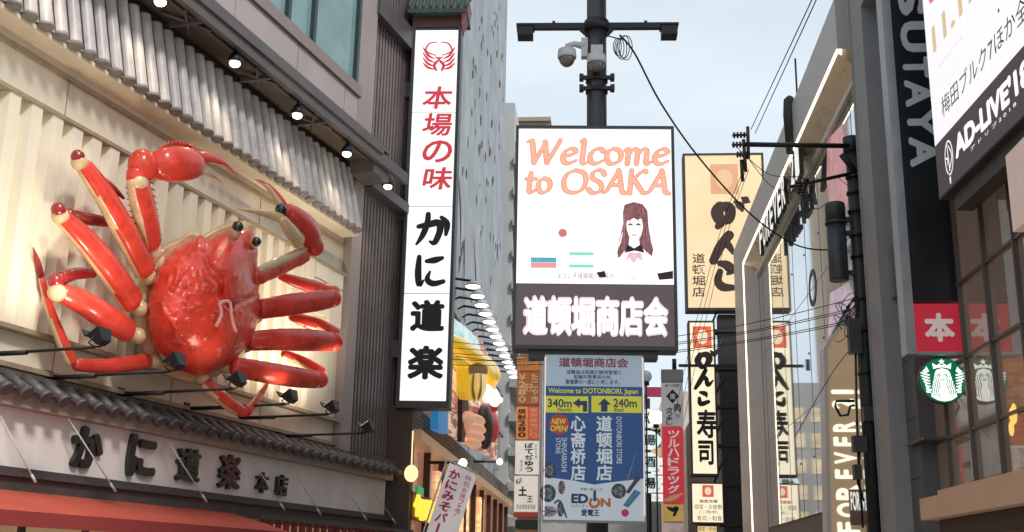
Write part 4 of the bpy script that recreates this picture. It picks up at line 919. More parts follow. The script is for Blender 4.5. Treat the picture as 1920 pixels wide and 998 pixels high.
mb = MB(); mb.textpx(EP, 'NEW', 1034, 785, 1062, 796, Wt + .002, bold=.02, m=0, shear=.2); mb.textpx(EP, 'OPEN!', 1032, 798, 1065, 809, Wt + .002, bold=.02, shear=.2); T.part('badge_text', mb, ye, nb)
Wd = W_ + .008
mb = MB(); mb.textpx(EP, 'ED', 1071, 926, 1103, 944, Wd, bold=.05, m=0); mb.textpx(EP, 'N', 1126, 934, 1145, 951, Wd, bold=.05, m=1); mb.strokepx(EP, [(1115, 922, 5), (1115, 938, 5)], Wd + .001, 0)
mb.strokepx(EP, [(1109, 936, 5), (1106, 943, 5), (1110, 950, 5), (1118, 950, 5), (1123, 943, 5), (1120, 936, 5)], Wd, 1)
mb.textpx(EP, 'エディオン', 1071, 946, 1103, 952, Wd, m=0); mb.textpx(EP, '家電と暮らしの', 1088, 915, 1130, 920, Wd, m=0); mb.textpx(EP, '愛電王', 1090, 955, 1124, 968, Wd, m=0, bold=.03); T.part('shop_logo', mb, [nv, mat('logo_orange', (.62, .16, .05), .5)])
# goods pictured round the white field
goods = [mat('goods_dark', (.05, .055, .07), .4, .6, 20), mat('goods_red', (.35, .06, .07)), mat('goods_pink', (.55, .30, .42)), mat('goods_grey', (.2, .24, .28), .4, .4, 20), mat('goods_blue', (.05, .25, .45)), mat('goods_crimson', (.6, .05, .15))]
for q_, (x, y, rx, ry, m_) in enumerate(((1030, 882, .10, .12, 0), (1027, 925, .12, .13, 0), (1053, 914, .05, .10, 1), (1160, 921, .11, .11, 0), (1051, 955, .05, .11, 0), (1029, 959, .12, .08, 2))):
    mb = MB(); u, v = EP.pix(x, y, Wd); mb.disc(EP, u, v, rx, Wd + q_ * 2e-4, Wd + q_ * 2e-4, m_, 16, ry); mb.disc(EP, u, v, rx * .62, Wd + .002, Wd + .002, 3, 14, ry * .58); mb.disc(EP, u, v, rx * .3, Wd + .003, Wd + .003, 0, 12, ry * .3)
    for a in range(6): mb.stroke(EP, [(u, v, .008), (u + rx * .8 * math.cos(a * 1.05), v + ry * .8 * math.sin(a * 1.05), .02)], Wd + .004, 3 if a % 2 else 0)
    T.part('printed_item', mb, goods)
for pts, m_ in (([(1178, 922, 7), (1190, 905, 7), (1196, 897, 9)], 0), ([(1176, 900, 3), (1184, 876, 2), (1191, 852, 2)], 3), ([(1040, 943, 3), (1050, 940, 4), (1062, 970, 3)], 0)):
    mb = MB(); mb.strokepx(EP, pts, Wd + .005, m_); T.part('printed_item', mb, goods)
mb = MB(); mb.poly(EP, [(1168, 948), (1190, 918), (1202, 924), (1178, 952)], Wd + .001, m=4); mb.strokepx(EP, [(1176, 946, 3), (1195, 922, 3)], Wd + .003, 3); T.part('printed_item', mb, goods)
mb = MB(); u, v = EP.pix(1172, 962, Wd); mb.disc(EP, u, v, .055, Wd, Wd, 5); T.part('printed_item', mb, goods)
mb = MB()
for u in (u0 + .015, u1 - .03): mb.box(EP, u, u + .018, v0 + .1, v1 - .04, W_ + .001, W_ + .012)
T.part('edge_tube', mb, lit('pink_edge_tube', (1, .80, .76), .7)); T.done()
# ------------------------------------------------------------------ right side: glass fashion store with a lit frame
frame_grey = mat('frame_grey_metal', (.56, .53, .52), .45, .08, .8, metal=.05, streak=True)
mirror_glass = mat('mirror_shop_glass', (.70, .74, .77), .03, .03, .2, metal=.92)
led_line = lit('frame_light_line', (1, .86, .56), 3)
T = Thing('glass_store', 'mirror glass fashion store inside a slanted grey frame with a glowing edge', 'building')
U0, U1, UL, UG = 25.0, 47.1, 43.9, 43.35
VL, VT, VG = 13.57, 15.0, 13.08
mb = MB(); mb.box(SR, U0, U1, 0, VT - .2, -14, -.06); core = T.part('core_wall', mb, mat('store_core', (.16, .15, .14), .6))
mb = MB(); mb.box(SR, U0, UG + .05, 3.4, VG + .02, -.05, 0); gl = T.part('glazing', mb, mirror_glass)
mb = MB()
u = 26.3
while u < UG: mb.box(SR, u, u + .02, 3.4, VG, .002, .008); u += 2.3
for v in (6.4, 9.7): mb.box(SR, U0, UG, v, v + .015, .002, .006)
for u in (28.6, 30.9, 33.2, 35.5):
    for v in (5, 8, 11): mb.disc(SR, u + .25, v, .035, .002, .02, n=8)
T.part('glass_joint', mb, mat('glass_joint_grey', (.22, .24, .25), .4), gl)
mb = MB(); fw = .5
mb.prism(SR, [(U0, VL + .1), (UL + .05, VL + .1), (UL + .05, 0), (U1, 0), (U1, VT), (U0, VT)], -14.1, fw); T.part('frame_face', mb, frame_grey)
mb = MB()
mb.quad(SR.P(U0, VL, fw - .01), SR.P(UL, VL, fw - .01), SR.P(UG, VG, .01), SR.P(U0, VG, .01)); mb2 = MB(); mb2.quad(SR.P(UL, VL, fw - .01), SR.P(UL, 0, fw - .01), SR.P(UG, 0, .01), SR.P(UG, VG, .01)); T.part('side_reveal', mb2, frame_grey)
T.part('frame_reveal', mb, mat('gold_reveal_metal', (.60, .50, .35), .28, .16, .7, metal=.5))
mb = MB(); mb.box(SR, U0, UL, VL, VL + .1, fw - .1, fw + .02); mb.box(SR, UL, UL + .16, 0, VL + .1, fw - .05, fw + .02); T.part('light_line', mb, led_line)
mb = MB(); mb.box(SR, U0, UG, VG - .16, VG + .0, .01, .12); T.part('glass_head_rail', mb, mat('pale_rail', (.55, .53, .5), .35, .1))
lt = MB(); 
# letters hanging under the lit soffit, read from the street side
lt2 = MB(); body = 'FOREVER 21'; n_ = len(body); ua_, ub_ = 39.3, 30.6
for i, ch in enumerate(body):
    if ch == ' ': continue
    a = ua_ + (ub_ - ua_) * i / n_; b = a + (ub_ - ua_) / n_ * .78
    lt.text(SR, ch, (a, b, 12.62, 13.72), .36, bold=.0, depth=.12)
T.part('channel_lettering', lt, mat('channel_black', (.02, .02, .02), .5))
lt = MB()
for i, ch in enumerate(body):
    if ch == ' ': continue
    a = ua_ + (ub_ - ua_) * i / n_; b = a + (ub_ - ua_) / n_ * .78
    lt.text(SR, ch, (a, b, 12.64, 13.70), .485, bold=.03)
T.part('lettering_face', lt, lit('letter_face_white', (.85, .85, .82), .85))
# beige entrance wall that juts out and faces down the street, with the lit name running up it
EF = Fr(SR.P(27.6, 0, 0), 94.8)
def epoly(pts): return [EF.pix(x, y, 0) for x, y in pts]
mb = MB(); mb.prism(EF, epoly([(1550, 650), (1601, 580), (1655, 580), (1655, 1090), (1558, 1090)]), -.5, 0); pn = T.part('entrance_panel', mb, mat('beige_entrance_panel', (.50, .35, .22), .5, .12, .6, emit=.12, ecol=(1, .72, .42)))
mb = MB(); mb.prism(EF, epoly([(1544, 652), (1598, 562), (1655, 562), (1655, 579), (1602, 579), (1551, 650), (1559, 1090), (1552, 1090)]), -.52, .05); T.part('panel_edge', mb, mat('white_panel_edge', (.70, .66, .62), .4, .05), pn)
lt = MB()
for ch, (ya, yb) in zip('FOREVER21', [(1003, 979), (970, 943), (938, 909), (898, 880), (870, 848), (837, 819), (810, 791), (767, 748), (739, 731)]):
    x0 = 1570 - (998 - ya) * .045; lt.textpx(EF, ch, x0, yb, x0 + 43, ya, .012, bold=.04, rot=90)
T.part('vertical_lettering', lt, lit('warm_white_letter', (1, .93, .74), 1.1), pn)
mb = MB(); r = EF.rect(1594, 918, 1634, 985, .5); mb.box(EF, r[0], r[1], r[2], r[3] , .4, .5); T.part('small_sign_box', mb, mat('small_sign_box_brown', (.30, .2, .14), .5), pn)
lt = MB(); lt.textpx(EF, 'FOREVER', 1595, 922, 1632, 958, .51, bold=.03, shear=.0); T.part('small_lettering', lt, lit('letter_face_white', (.85, .85, .82), .85), pn)
# display ornaments behind the glass, and a pink reflection painted on as a plume
mb = MB(); q = [(x, y) for x, y in ((1551, 262), (1580, 232), (1592, 330), (1588, 390), (1574, 376), (1570, 398), (1562, 380), (1556, 392), (1550, 340))]; mb.poly(SR, q, .012, .012)
T.part('pink_plume_reflection', mb, lit('plume_pink', (.62, .30, .30), .75, .5, 2.5), gl)
mb = MB(); mb.poly(SR, [(1556, 550), (1590, 530), (1604, 560), (1580, 640), (1552, 640)], .012, .012); T.part('lilac_picture', mb, lit('lilac_picture', (.55, .40, .50), .75, .5, 2), gl)
mb = MB(); cu_, cv_ = SR.pix(1523, 538, .012)
mb.strokepx(SR, [(1523 + 6 * math.cos(a), 540 + 30 * math.sin(a), 2.2) for a in [2 * math.pi * q / 20 for q in range(21)]], .012); T.part('oval_ring', mb, mat('oval_ring_grey', (.12, .13, .14)), gl)
mb = MB(); mb.box(SR, 26.2, 27.8, VT, VT + 1.6, -2.5, -1); T.part('roof_unit', mb, mat('dark_roof_unit', (.04, .05, .05), .5))
aa = at(1491, 110, 33); mb = MB(); mb.tube([V((aa.x, aa.y, VT - .3)), aa], .03, n=6); T.part('antenna', mb, black)
mb = MB(); c_ = at(1481, 215, 31); mb.tube([c_ - V((0, 0, 1.2)), c_, c_ + V((0, 0, .45)), c_ + V((.05, 0, .55))], [.16, .2, .17, .1], n=10); T.part('roof_vent', mb, mat('dark_vent', (.03, .035, .03), .6))
T.done()

# ------------------------------------------------------------------ stone building and blade sign
stone = mat('grey_stone_cladding', (.31, .31, .315), .6, .1, .8, bump=.05)
stone_d = mat('dark_stone_cladding', (.115, .118, .12), .65, .12, .8, bump=.06)
T = Thing('stone_building', 'dark grey stone clad building with a recessed dark bay beside the blade sign', 'building')
ul = SR.pix(1623, 500, .62)[0]; um_ = SR.pix(1661, 700, .62)[0]
mb = MB(); mb.box(SR, 21.2, ul + .8, 0, 40, -12, .30); T.part('recessed_bay', mb, stone_d)
mb = MB(); mb.box(SR, um_, ul, 0, 40, .301, .62); mb.box(SR, 21.2, um_, 13.2, 40, .301, .62); fa = T.part('pilaster', mb, stone)
mb = MB()
v = 1.2
while v < 36: mb.box(SR, 21.3, um_ - .01, v, v + .02, .301, .304); v += 1.1
T.part('bay_joint', mb, mat('stone_joint', (.035, .035, .035), .8))
mb = MB(); v = 2
while v < 36: mb.box(SR, um_, ul, v, v + .025, .621, .624); v += 2.6
mb.box(SR, ul - .04, ul, 0, 40, .6215, .65); T.part('pilaster_joint', mb, mat('stone_joint_light', (.30, .30, .30), .5), fa); T.done()

BF = front(19.3)
T = Thing('blade_sign', 'tall black blade sign with grey letters TSUTAYA and a red 本 box below', 'vertical sign')
xl, xr = 1700, 1800
zb, zr, zt = BF.pix(1760, 660)[1], BF.pix(1760, 570)[1], 16.0
ua, ub = BF.pix(1715, 615)[0], BF.pix(1808, 615)[0]
mb = MB(); mb.box(BF, ua, ub, zr + .05, zt, -.3, 0); T.part('black_panel', mb, mat('blade_black', (.014, .016, .02), .35, .3, 1))
mb = MB(); mb.box(BF, ua - .16, ua - .002, zb - .04, zt, -.34, .03); mb.box(BF, ua - .001, ub + .02, zb - .05, zb - .003, -.34, .03); T.part('aluminium_edge', mb, mat('aluminium_edge', (.42, .43, .44), .35, .1, 2, metal=.5))
mb = MB(); mb.box(BF, ua, ub, zb, zr, -.3, .012); rb = T.part('red_panel', mb, mat('red_sign_panel', (.42, .012, .03), .4, .06, emit=.22, ecol=(.8, .04, .08)))
lt = MB(); lt.textpx(BF, '本', 1733, 587, 1790, 641, .016, bold=.045); T.part('red_panel_character', lt, mat('pale_pink_letter', (.72, .60, .58), .5, .03, emit=.2), rb)
lt = MB(); lu0, lu1 = ua + .14, ua + .62
ys = [(314, 257), (254, 205), (201, 150), (146, 106), (98, 40), (30, -32), (-40, -84)]
for ch, (ya, yb) in zip('AYATUST', ys):
    v0_, v1_ = BF.pix(1725, ya)[1], BF.pix(1725, yb)[1]; lt.text(BF, ch, (lu0, lu1, v0_, v1_), .004, bold=.045, rot=-90)
T.part('lettering', lt, mat('blade_letter_grey', (.52, .56, .59), .5, .05, emit=.03)); T.done()

# round coffee sign
SB = front(19.5)
T = Thing('round_siren_sign', 'round green backlit sign with a crowned siren hanging below the red box', 'round sign')
gu, gv = SB.pix(1768, 713, .05); gr = (SB.pix(1811, 713, .05)[0] - SB.pix(1768, 713, .05)[0])
mb = MB(); mb.disc(SB, gu, gv, gr, -.08, .05, n=48); T.part('disc', mb, lit('siren_green', (.0, .18, .085), .75, .1, 1, .2))
mb = MB(); mb.disc(SB, gu, gv, gr * 1.04, -.09, .03, n=48); T.part('rim', mb, dark_frame)
class SP(Fr):
    def __init__(s): s.__dict__.update(SB.__dict__)
    def P(s, u, v, w=0): return SB.P(gu + u * gr, gv + v * gr, w)
sp_ = SP(); gw = mat('siren_white', (.5, .5, .5), .4, emit=.88, ecol=(.95, 1, .95)); gm = lit('siren_green', (.0, .18, .085), .75)
mb = MB(); W_ = .053
star = lambda cx_, cy_, r1, r2: [(cx_ + (r1 if k % 2 == 0 else r2) * math.sin(math.pi * k / 5), cy_ + (r1 if k % 2 == 0 else r2) * math.cos(math.pi * k / 5)) for k in range(10)]
mb.prism(sp_, [(-.38, .50), (-.42, .78), (-.22, .66), (-.12, .74), (0, .66), (.12, .74), (.22, .66), (.42, .78), (.38, .50), (.2, .56), (0, .58), (-.2, .56)], W_, W_)
mb.prism(sp_, star(0, .83, .15, .065), W_ + .001, W_ + .001)
mb.prism(sp_, [(-.34, .3), (-.26, .46), (0, .54), (.26, .46), (.34, .3), (.42, .0), (.52, -.4), (.56, -.74), (.3, -.9), (0, -.96), (-.3, -.9), (-.56, -.74), (-.52, -.4), (-.42, 0)], W_, W_)
for s in (-1, 1):
    mb.prism(sp_, [(s * .58, .40), (s * .68, .62), (s * .76, .50), (s * .88, .40), (s * .74, .30)], W_, W_)
    for k in range(7): 
        y = .26 - k * .13; mb.stroke(sp_, [(s * (.58 - .0 * k), y - .03, .05), (s * .74, y, .085), (s * (.95 - .012 * k * k), y + .08, .04)], W_)
T.part('siren_emblem', mb, gw)
mb = MB()
for s in (-1, 1):
    for k in range(4):
        x = .17 + .095 * k
        mb.stroke(sp_, [(s * (x - .02), .34 - .06 * k, .02), (s * (x + .05), .08, .035), (s * (x - .02), -.2, .035), (s * (x + .06), -.5, .035), (s * (x - .0), -.86 + .06 * k, .02)], W_ + .002)
    mb.stroke(sp_, [(s * .05, .27, .015), (s * .1, .285, .03), (s * .15, .26, .015)], W_ + .003); mb.stroke(sp_, [(s * .05, .215, .02), (s * .1, .22, .03), (s * .14, .21, .015)], W_ + .003)
mb.stroke(sp_, [(.02, .24, .015), (.03, .13, .022), (-.02, .11, .015)], W_ + .003); mb.stroke(sp_, [(-.06, .05, .02), (0, .035, .035), (.06, .05, .02)], W_ + .003); mb.stroke(sp_, [(-.17, .28, .02), (-.13, .08, .025), (0, -.03, .025), (.13, .08, .025), (.17, .28, .02)], W_ + .003)
T.part('siren_line', mb, gm)
mb = MB(); mb.box(SB, gu + gr * .9, gu + gr + .5, gv - .05, gv + .05, -.06, .0); mb.tube([SB.P(gu, gv + gr, -.02), SB.P(gu, gv + gr + .3, -.02)], .02, n=6); T.part('bracket', mb, black); T.done()

# curtain wall on the right edge
T = Thing('curtain_wall_building', 'brown glass curtain wall with slim mullions behind the round siren sign', 'building')
ue = 21.75
mb = MB(); mb.box(SR, 6, ue, 3.0, 8.9, -.3, 0); gl = T.part('glazing', mb, mat('bronze_mirror_glass', (.32, .285, .26), .04, .35, .25, metal=.72, emit=.03, ecol=(1, .6, .35)))
mull = mat('mullion_grey', (.12, .10, .09), .4, .1, 2, metal=.3)
mb = MB()
for v in (3.98, 5.17, 6.42): mb.box(SR, 6, ue, v, v + .05, .002, .055)
u = ue - .06
while u > 6: mb.box(SR, u, u + .05, 3.0, 8.9, .001, .075); u -= 1.33
mb.box(SR, ue - .005, ue + .1, 2.9, 9.2, -.2, .16); T.part('mullion', mb, mull, gl)
mb = MB(); mb.box(SR, 6, ue, 8.9, 9.35, -.3, .1); mb.box(SR, 6, ue + .05, 9.35, 30, -12, -.02); T.part('header', mb, mat('header_dark', (.05, .047, .05), .5))
mb = MB(); mb.box(SR, 6, 20.7, 2.62, 2.98, -.2, .52); mb.box(SR, 6, 20.0, 2.981, 3.08, -.2, .40); T.part('canopy', mb, mat('beige_canopy', (.42, .29, .21), .55, .1, 1.2, emit=.06, ecol=(1, .55, .3)))
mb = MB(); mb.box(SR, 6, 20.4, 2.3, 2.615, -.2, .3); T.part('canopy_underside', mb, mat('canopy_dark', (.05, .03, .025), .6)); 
mb = MB(); mb.box(SR, 6, ue, 0, 2.299, -.25, -.02); T.part('shopfront', mb, mat('warm_shopfront', (.14, .08, .05), .2, .4, .5, emit=.3, ecol=(.6, .3, .15)))
mb = MB(); mb.box(SR, 20.5, 21.7, 4.0, 4.05, .08, .42); T.part('fin', mb, mull); 
mb = MB(); mb.box(SR, 21.82, 22.0, 6.9, 7.9, .3, .42); T.part('wall_lamp', mb, steel)
lt = MB(); r = SR.rect(1806, 830, 1819, 925, .004); lt.box(SR, r[0], r[1], r[2], r[3], .002, .004); T.part('window_poster', lt, mat('window_poster_cream', (.5, .42, .36), .6, .2, 6), gl)
lt = MB(); lt.text(SR, '珈琲', (r[1] - .03, r[0] + .03, r[2] + .4, r[3] - .3), .006); T.part('poster_text', lt, ink, gl)
lt = MB(); c = SR.W(1907, 780, .004)
for k in range(7):
    u_, v_ = SR.pix(1903 + rnd.uniform(-7, 12), 782 + rnd.uniform(-20, 22), .004); lt.disc(SR, u_, v_, rnd.uniform(.05, .13), .003 + k * .0006, .003 + k * .0006, n=12)
T.part('interior_lamp', lt, lit('amber_lamp', (1, .55, .12), 1.1), gl)
T.done()
mb = MB(); mb.prism(SR, [(14.86, 6.08), (12.5, 6.08), (12.5, 7.15), (14.86, 7.15)], .45, .6)
solo(mb, 'pink_panel_sign', mat('pale_pink_panel', (.60, .45, .38), .5, .06, emit=.12, ecol=(1, .75, .65)), 'plain pale pink sign panel at the right edge below the slanted screen', 'sign panel')

# slanted advertising screen
b0 = at(1760, 372, 17.2); AD = Fr((b0.x, b0.y, 0), 2.6, -1)
def apx(x, y): return AD.pix(x, y, .0)
T = Thing('advert_screen', 'bright advertising screen with slanting text above a dark maroon band', 'screen')
zb_ = apx(1761, 374)[1]; zm = apx(1755, 274)[1]; uL = apx(1758, 320)[0]; zt_ = 16; uR = uL - 9.0
mb = MB(); mb.box(AD, uR, uL + .02, zb_ - .02, zt_, -.45, -.004); mb.box(AD, uR, uL - .3, zb_ - .30, zb_ - .021, -.40, -.12); T.part('frame', mb, dark_frame)
mb = MB(); mb.box(AD, uR, uL, zm, zt_, -.003, .01); sc = T.part('display', mb, led('advert_white', (.93, .90, .93), .9, 30))
mb = MB(); mb.box(AD, uR, uL, zb_, zm - .004, -.003, .01); T.part('maroon_band', mb, mat('advert_maroon', (.05, .034, .038), .4, .15, 1, emit=.05, ecol=(.4, .25, .3)))
def atx(mb, body, x0, yt0, yb0, x1, w=.013, m=0, **k):
    """upright text that starts at pixel x0 (its top and bottom there given) and ends at x1"""
    ua, va = apx(x0, yb0); _, vb = apx(x0, yt0); lo, hi = ua - 9.0, ua
    for _ in range(50):
        mid = (lo + hi) / 2
        if proj(AD.P(mid, (va + vb) / 2, w))[0] < x1: hi = mid
        else: lo = mid
    mb.text(AD, body, (ua, lo, va, vb), w, m, **k)
mb = MB(); atx(mb, '11.17', 1752, 48, 102, 1834, bold=.03); T.part('gold_date', mb, lit('advert_gold', (.66, .50, .28), .9), sc)
mb = MB(); atx(mb, 'Saturday', 1763, 118, 134, 1806); T.part('faint_day', mb, lit('advert_faint', (.74, .68, .66), .9), sc)
mb = MB(); atx(mb, '梅田ブルク7ほか全国', 1769, 180, 222, 1948, bold=.0); mb.disc(AD, *apx(1874, 20), .03, .013, .013); T.part('black_caption', mb, mat('advert_ink', (.03, .03, .035)), sc)
mb = MB(); mb.poly(AD, [(1741, 0), (1744, 8), (1750, 2), (1752, -6), (1742, -8)], .013, .013); T.part('pink_corner', mb, lit('advert_pink', (.8, .12, .3), .9), sc)
mb = MB(); atx(mb, "AD-LIVE'18", 1794, 252, 300, 1930, bold=.05); atx(mb, 'ア ド リ ブ 2 0 1 8', 1822, 276, 285, 1905)
cx_, cy_ = apx(1781, 296)
mb.stroke(AD, [(cx_ + .17 * math.cos(a), cy_ + .27 * math.sin(a), .028) for a in [2 * math.pi * q / 20 - 1 for q in range(20)]], .013); mb.stroke(AD, [(cx_ + .05, cy_ + .25, .02), (cx_ + .01, cy_ - .2, .035)], .013); mb.stroke(AD, [(cx_ - .01, cy_ + .2, .02), (cx_ - .13, cy_ + .0, .03), (cx_ - .02, cy_ - .16, .03)], .014); mb.stroke(AD, [(cx_ + .13, cy_ + .03, .03), (cx_ + .06, cy_ + .0, .03), (cx_ + .1, cy_ - .08, .02)], .013); mb.stroke(AD, [(cx_ + .02, cy_ - .33, .06), (cx_ + .02, cy_ - .40, .04)], .013)
T.part('white_logo', mb, lit('advert_letter_white', (.95, .93, .92), 1.0), sc)
T.done()

# ------------------------------------------------------------------ restaurant signs at the end of the glass store
cream_lit = lit('cream_backlit', (.90, .68, .41), .9, .12, .35); cream_lit2 = lit('cream_backlit_bright', (1.0, .87, .62), .98, .05, .6)
brush = mat('brown_brush_ink', (.05, .022, .014), .6, .1); stamp = lit('stamp_red', (.80, .13, .07), .8); stamp_p = lit('stamp_pale', (.95, .72, .50), .85)
GF = front(50.4)
def lightbox(T, px, M, fw=.08, d=.7):
    """box with a dark rim from four pixel corners"""
    a = [GF.pix(*p) for p in px]; u0, u1, v0, v1 = (a[0][0] + a[3][0]) / 2, (a[1][0] + a[2][0]) / 2, (a[2][1] + a[3][1]) / 2, (a[0][1] + a[1][1]) / 2
    mb = MB(); mb.box(GF, u0, u1, v0, v1, -d, -.004)
    for b in ((u0, u0 + fw, v0, v1), (u1 - fw, u1, v0, v1), (u0 + fw, u1 - fw, v0, v0 + fw * 1.3), (u0 + fw, u1 - fw, v1 - fw, v1)): mb.box(GF, *b, -.003, .06)
    T.part('frame', mb, mat('sign_brown_frame', (.055, .03, .022), .5))
    mb = MB(); mb.box(GF, u0 + fw, u1 - fw, v0 + fw * 1.3, v1 - fw, -.002, .02); return T.part('panel', mb, M)
def stampbox(T, x0, y0, x1, y1, M, P):
    mb = MB(); r = GF.rect(x0, y0, x1, y1, .026); mb.box(GF, *r, .021, .026); st = T.part('red_stamp', mb, M)
    mb = MB(); uc, vc = (r[0] + r[1]) / 2, (r[2] + r[3]) / 2; mb.disc(GF, uc, vc, (r[1] - r[0]) * .30, .029, .029, ry=(r[3] - r[2]) * .34); T.part('pale_seal', mb, P, st)
T = Thing('large_brush_sign', 'large cream lightbox with brown brush kana, topmost of the restaurant signs', 'lightbox sign')
lightbox(T, [(1282, 288), (1434, 288), (1440, 584), (1284, 582)], cream_lit, .1)
stampbox(T, 1332, 308, 1384, 364, lit('faded_stamp', (.80, .42, .24), .75), lit('faded_seal', (.85, .56, .33), .78))
mb = MB(); W_ = .024
B8 = lambda pts: [(1240 + .4208 * x, 240 + .4208 * y, d * .4208) for x, y, d in pts]
for st in ([(262, 352, 40), (248, 378, 44), (262, 420, 38), (252, 440, 22)], [(262, 356, 34), (296, 350, 36), (308, 372, 38), (300, 408, 34), (276, 424, 14)], [(330, 330, 12), (352, 348, 30), (360, 368, 12)], [(360, 312, 10), (376, 322, 30), (392, 330, 8)],
           [(302, 478, 34), (262, 530, 34), (232, 592, 30)], [(244, 560, 24), (276, 520, 26), (296, 520, 28), (320, 556, 16)], [(262, 604, 22), (292, 612, 34), (310, 634, 34), (296, 650, 12)], [(262, 640, 22), (252, 680, 28), (272, 708, 32), (318, 712, 22)]):
    mb.strokepx(GF, [(x, y, d * 1.3) for x, y, d in B8(st)], W_)
T.part('brush_lettering', mb, brush)
mb = MB(); mb.vtextpx(GF, '道頓堀店', 1298, 474, 1322, 558, W_, bold=.012); T.part('branch_name', mb, brush); T.done()

def kana(T, x0, x1, rows, M=brush):
    mb = MB()
    for ch, y0, y1 in rows: mb.textpx(GF, ch, x0, y0, x1, y1, .024, bold=.04)
    T.part('brush_lettering', mb, M)
T = Thing('sushi_sign', 'tall bright cream lightbox with black brush characters below the large brush sign', 'lightbox sign')
lightbox(T, [(1289, 602), (1338, 602), (1350, 893), (1297, 893)], cream_lit2); stampbox(T, 1299, 612, 1334, 652, stamp, stamp_p)
mb = MB(); W_ = .024
R1 = lambda pts: [(1220 + .4189 * x, 580 + .4189 * y, d * .4189) for x, y, d in pts]
for st in ([(222, 205, 20), (210, 232, 24), (228, 258, 18)], [(222, 206, 16), (252, 204, 24), (262, 228, 24), (240, 262, 12)], [(268, 186, 6), (280, 200, 16), (286, 214, 6)], [(284, 180, 5), (292, 190, 12), (296, 202, 4)],
           [(246, 272, 14), (222, 320, 18), (200, 354, 12)], [(218, 326, 10), (246, 306, 14), (256, 340, 16), (280, 318, 5)], [(222, 372, 10), (244, 378, 18), (250, 390, 8)], [(218, 398, 12), (224, 424, 18), (258, 414, 14)]):
    mb.strokepx(GF, [(x, y, d * 1.3) for x, y, d in R1(st)], W_)
mb.textpx(GF, '寿', 1306, 768, 1344, 822, W_, bold=.03); mb.textpx(GF, '司', 1309, 826, 1338, 872, W_, bold=.03); T.part('brush_lettering', mb, mat('black_brush_ink', (.02, .012, .01))); T.done()
T = Thing('menu_lightbox', 'small cream lightbox with red and brown lines of text, lowest of the cream signs', 'lightbox sign')
lightbox(T, [(1294, 905), (1356, 905), (1359, 983), (1297, 983)], cream_lit2, .06); stampbox(T, 1317, 910, 1338, 932, stamp, stamp_p)
mb = MB(); mb.textpx(GF, '個室完備', 1311, 937, 1345, 943, .024, bold=.02); mb.textpx(GF, '(二階席)', 1311, 957, 1346, 964, .024, bold=.0); T.part('red_text', mb, mat('menu_red_ink', (.45, .06, .03)))
mb = MB(); mb.textpx(GF, '個室・お座敷', 1302, 946, 1354, 955, .024); mb.textpx(GF, '寿司・和食', 1307, 967, 1354, 977, .024); T.part('brown_text', mb, brush); T.done()
T = Thing('lower_lightbox', 'narrow yellow lit box just under the small cream menu lightbox', 'lightbox sign')
lightbox(T, [(1306, 985), (1346, 985), (1346, 1012), (1306, 1012)], lit('amber_backlit', (.9, .66, .30), .9), .05); mb = MB(); mb.textpx(GF, '個室・和食', 1309, 988, 1343, 996, .024); T.part('brown_text', mb, brush); T.done()
T = Thing('sign_mast', 'dark steel lattice mast carrying the cream restaurant signs', 'mast')
mb = MB(); ua, ub = GF.pix(1350, 760)[0], GF.pix(1396, 760)[0]
zt_ = GF.pix(1365, 588)[1]; mb.box(GF, ua + .05, ub, 0, zt_, -.9, -.2)
z = 2
while z < zt_: mb.box(GF, ua - .12, ub + .05, z, z + .12, -.95, -.12); mb.tube([GF.P(ua - .4, z, -.1), GF.P(ua + .2, z + 1.4, -.1)], .05, n=6); z += 1.7
T.part('lattice', mb, mat('mast_dark', (.03, .026, .026), .6))
mb = MB(); zA = GF.pix(1310, 687)[1]; mb.box(GF, GF.pix(1272, 687)[0], ub, zA - .06, zA + .06, .1, .2)
for x in (1262, 1266): mb.tube([GF.P(GF.pix(x, 690)[0], zA - .2, .15), GF.P(GF.pix(x, 690)[0], zA + .3, .15)], .05, n=6)
T.part('cross_rail', mb, black); T.done()
# ------------------------------------------------------------------ utility pole with transformer and wires
UP = front(24.2)
pu = UP.pix(1619, 620)[0]; base = UP.P(pu, 0)
T = Thing('utility_pole', 'dark utility pole with crossarms, boxes and tangled cables in front of the glass store', 'utility pole')
zt_ = UP.pix(1602, 262)[1]
mb = MB(); mb.tube([base, base + V((0, 0, zt_))], [.17, .145], n=18); mb.tube([base + V((0, 0, zt_ - .3)), base + V((0, 0, zt_ + .04))], .19, n=16)
T.part('shaft', mb, mat('dark_pole_paint', (.028, .027, .028), .5, .25, 3))
for (x0, y0, x1, y1, r_) in ((1398, 271, 1600, 274, .055), (1480, 351, 1598, 325, .04), (1578, 290, 1604, 322, .07)):
    mb = MB(); mb.tube([UP.W(x0, y0, .12), UP.W(x1, y1, .12)], r_, n=10); T.part('crossarm', mb, black)
mb = MB()
for (x, y, dx, dy) in ((1402, 238, 4, 60), (1394, 262, 14, 60), (1390, 300, 8, 40)):
    mb.tube([UP.W(x, y, .12), UP.W(x + dx * .3, y + dy, .12)], .04, n=8)
for (x0, y0, x1, y1) in ((1373, 254, 1402, 253), (1372, 272, 1400, 271), (1380, 290, 1404, 290), (1512, 335, 1505, 360), (1498, 340, 1497, 366), (1505, 352, 1507, 378)):
    A, Bq = UP.W(x0, y0, .12), UP.W(x1, y1, .12)
    for k in range(4): q = A.lerp(Bq, .12 + k * .22); d = (Bq - A).normalized(); mb.tube([q - d * .02, q + d * .02], .07, n=10)
    mb.tube([A, Bq], .028, n=6)
T.part('insulator', mb, mat('insulator_brown', (.05, .035, .03), .25, .2))
mb = MB()
cx0 = UP.W(1569, 450, .05); zA, zB = UP.pix(1569, 382, .05)[1], UP.pix(1574, 527, .05)[1]
def cyl(z): return V((cx0.x, cx0.y, z))
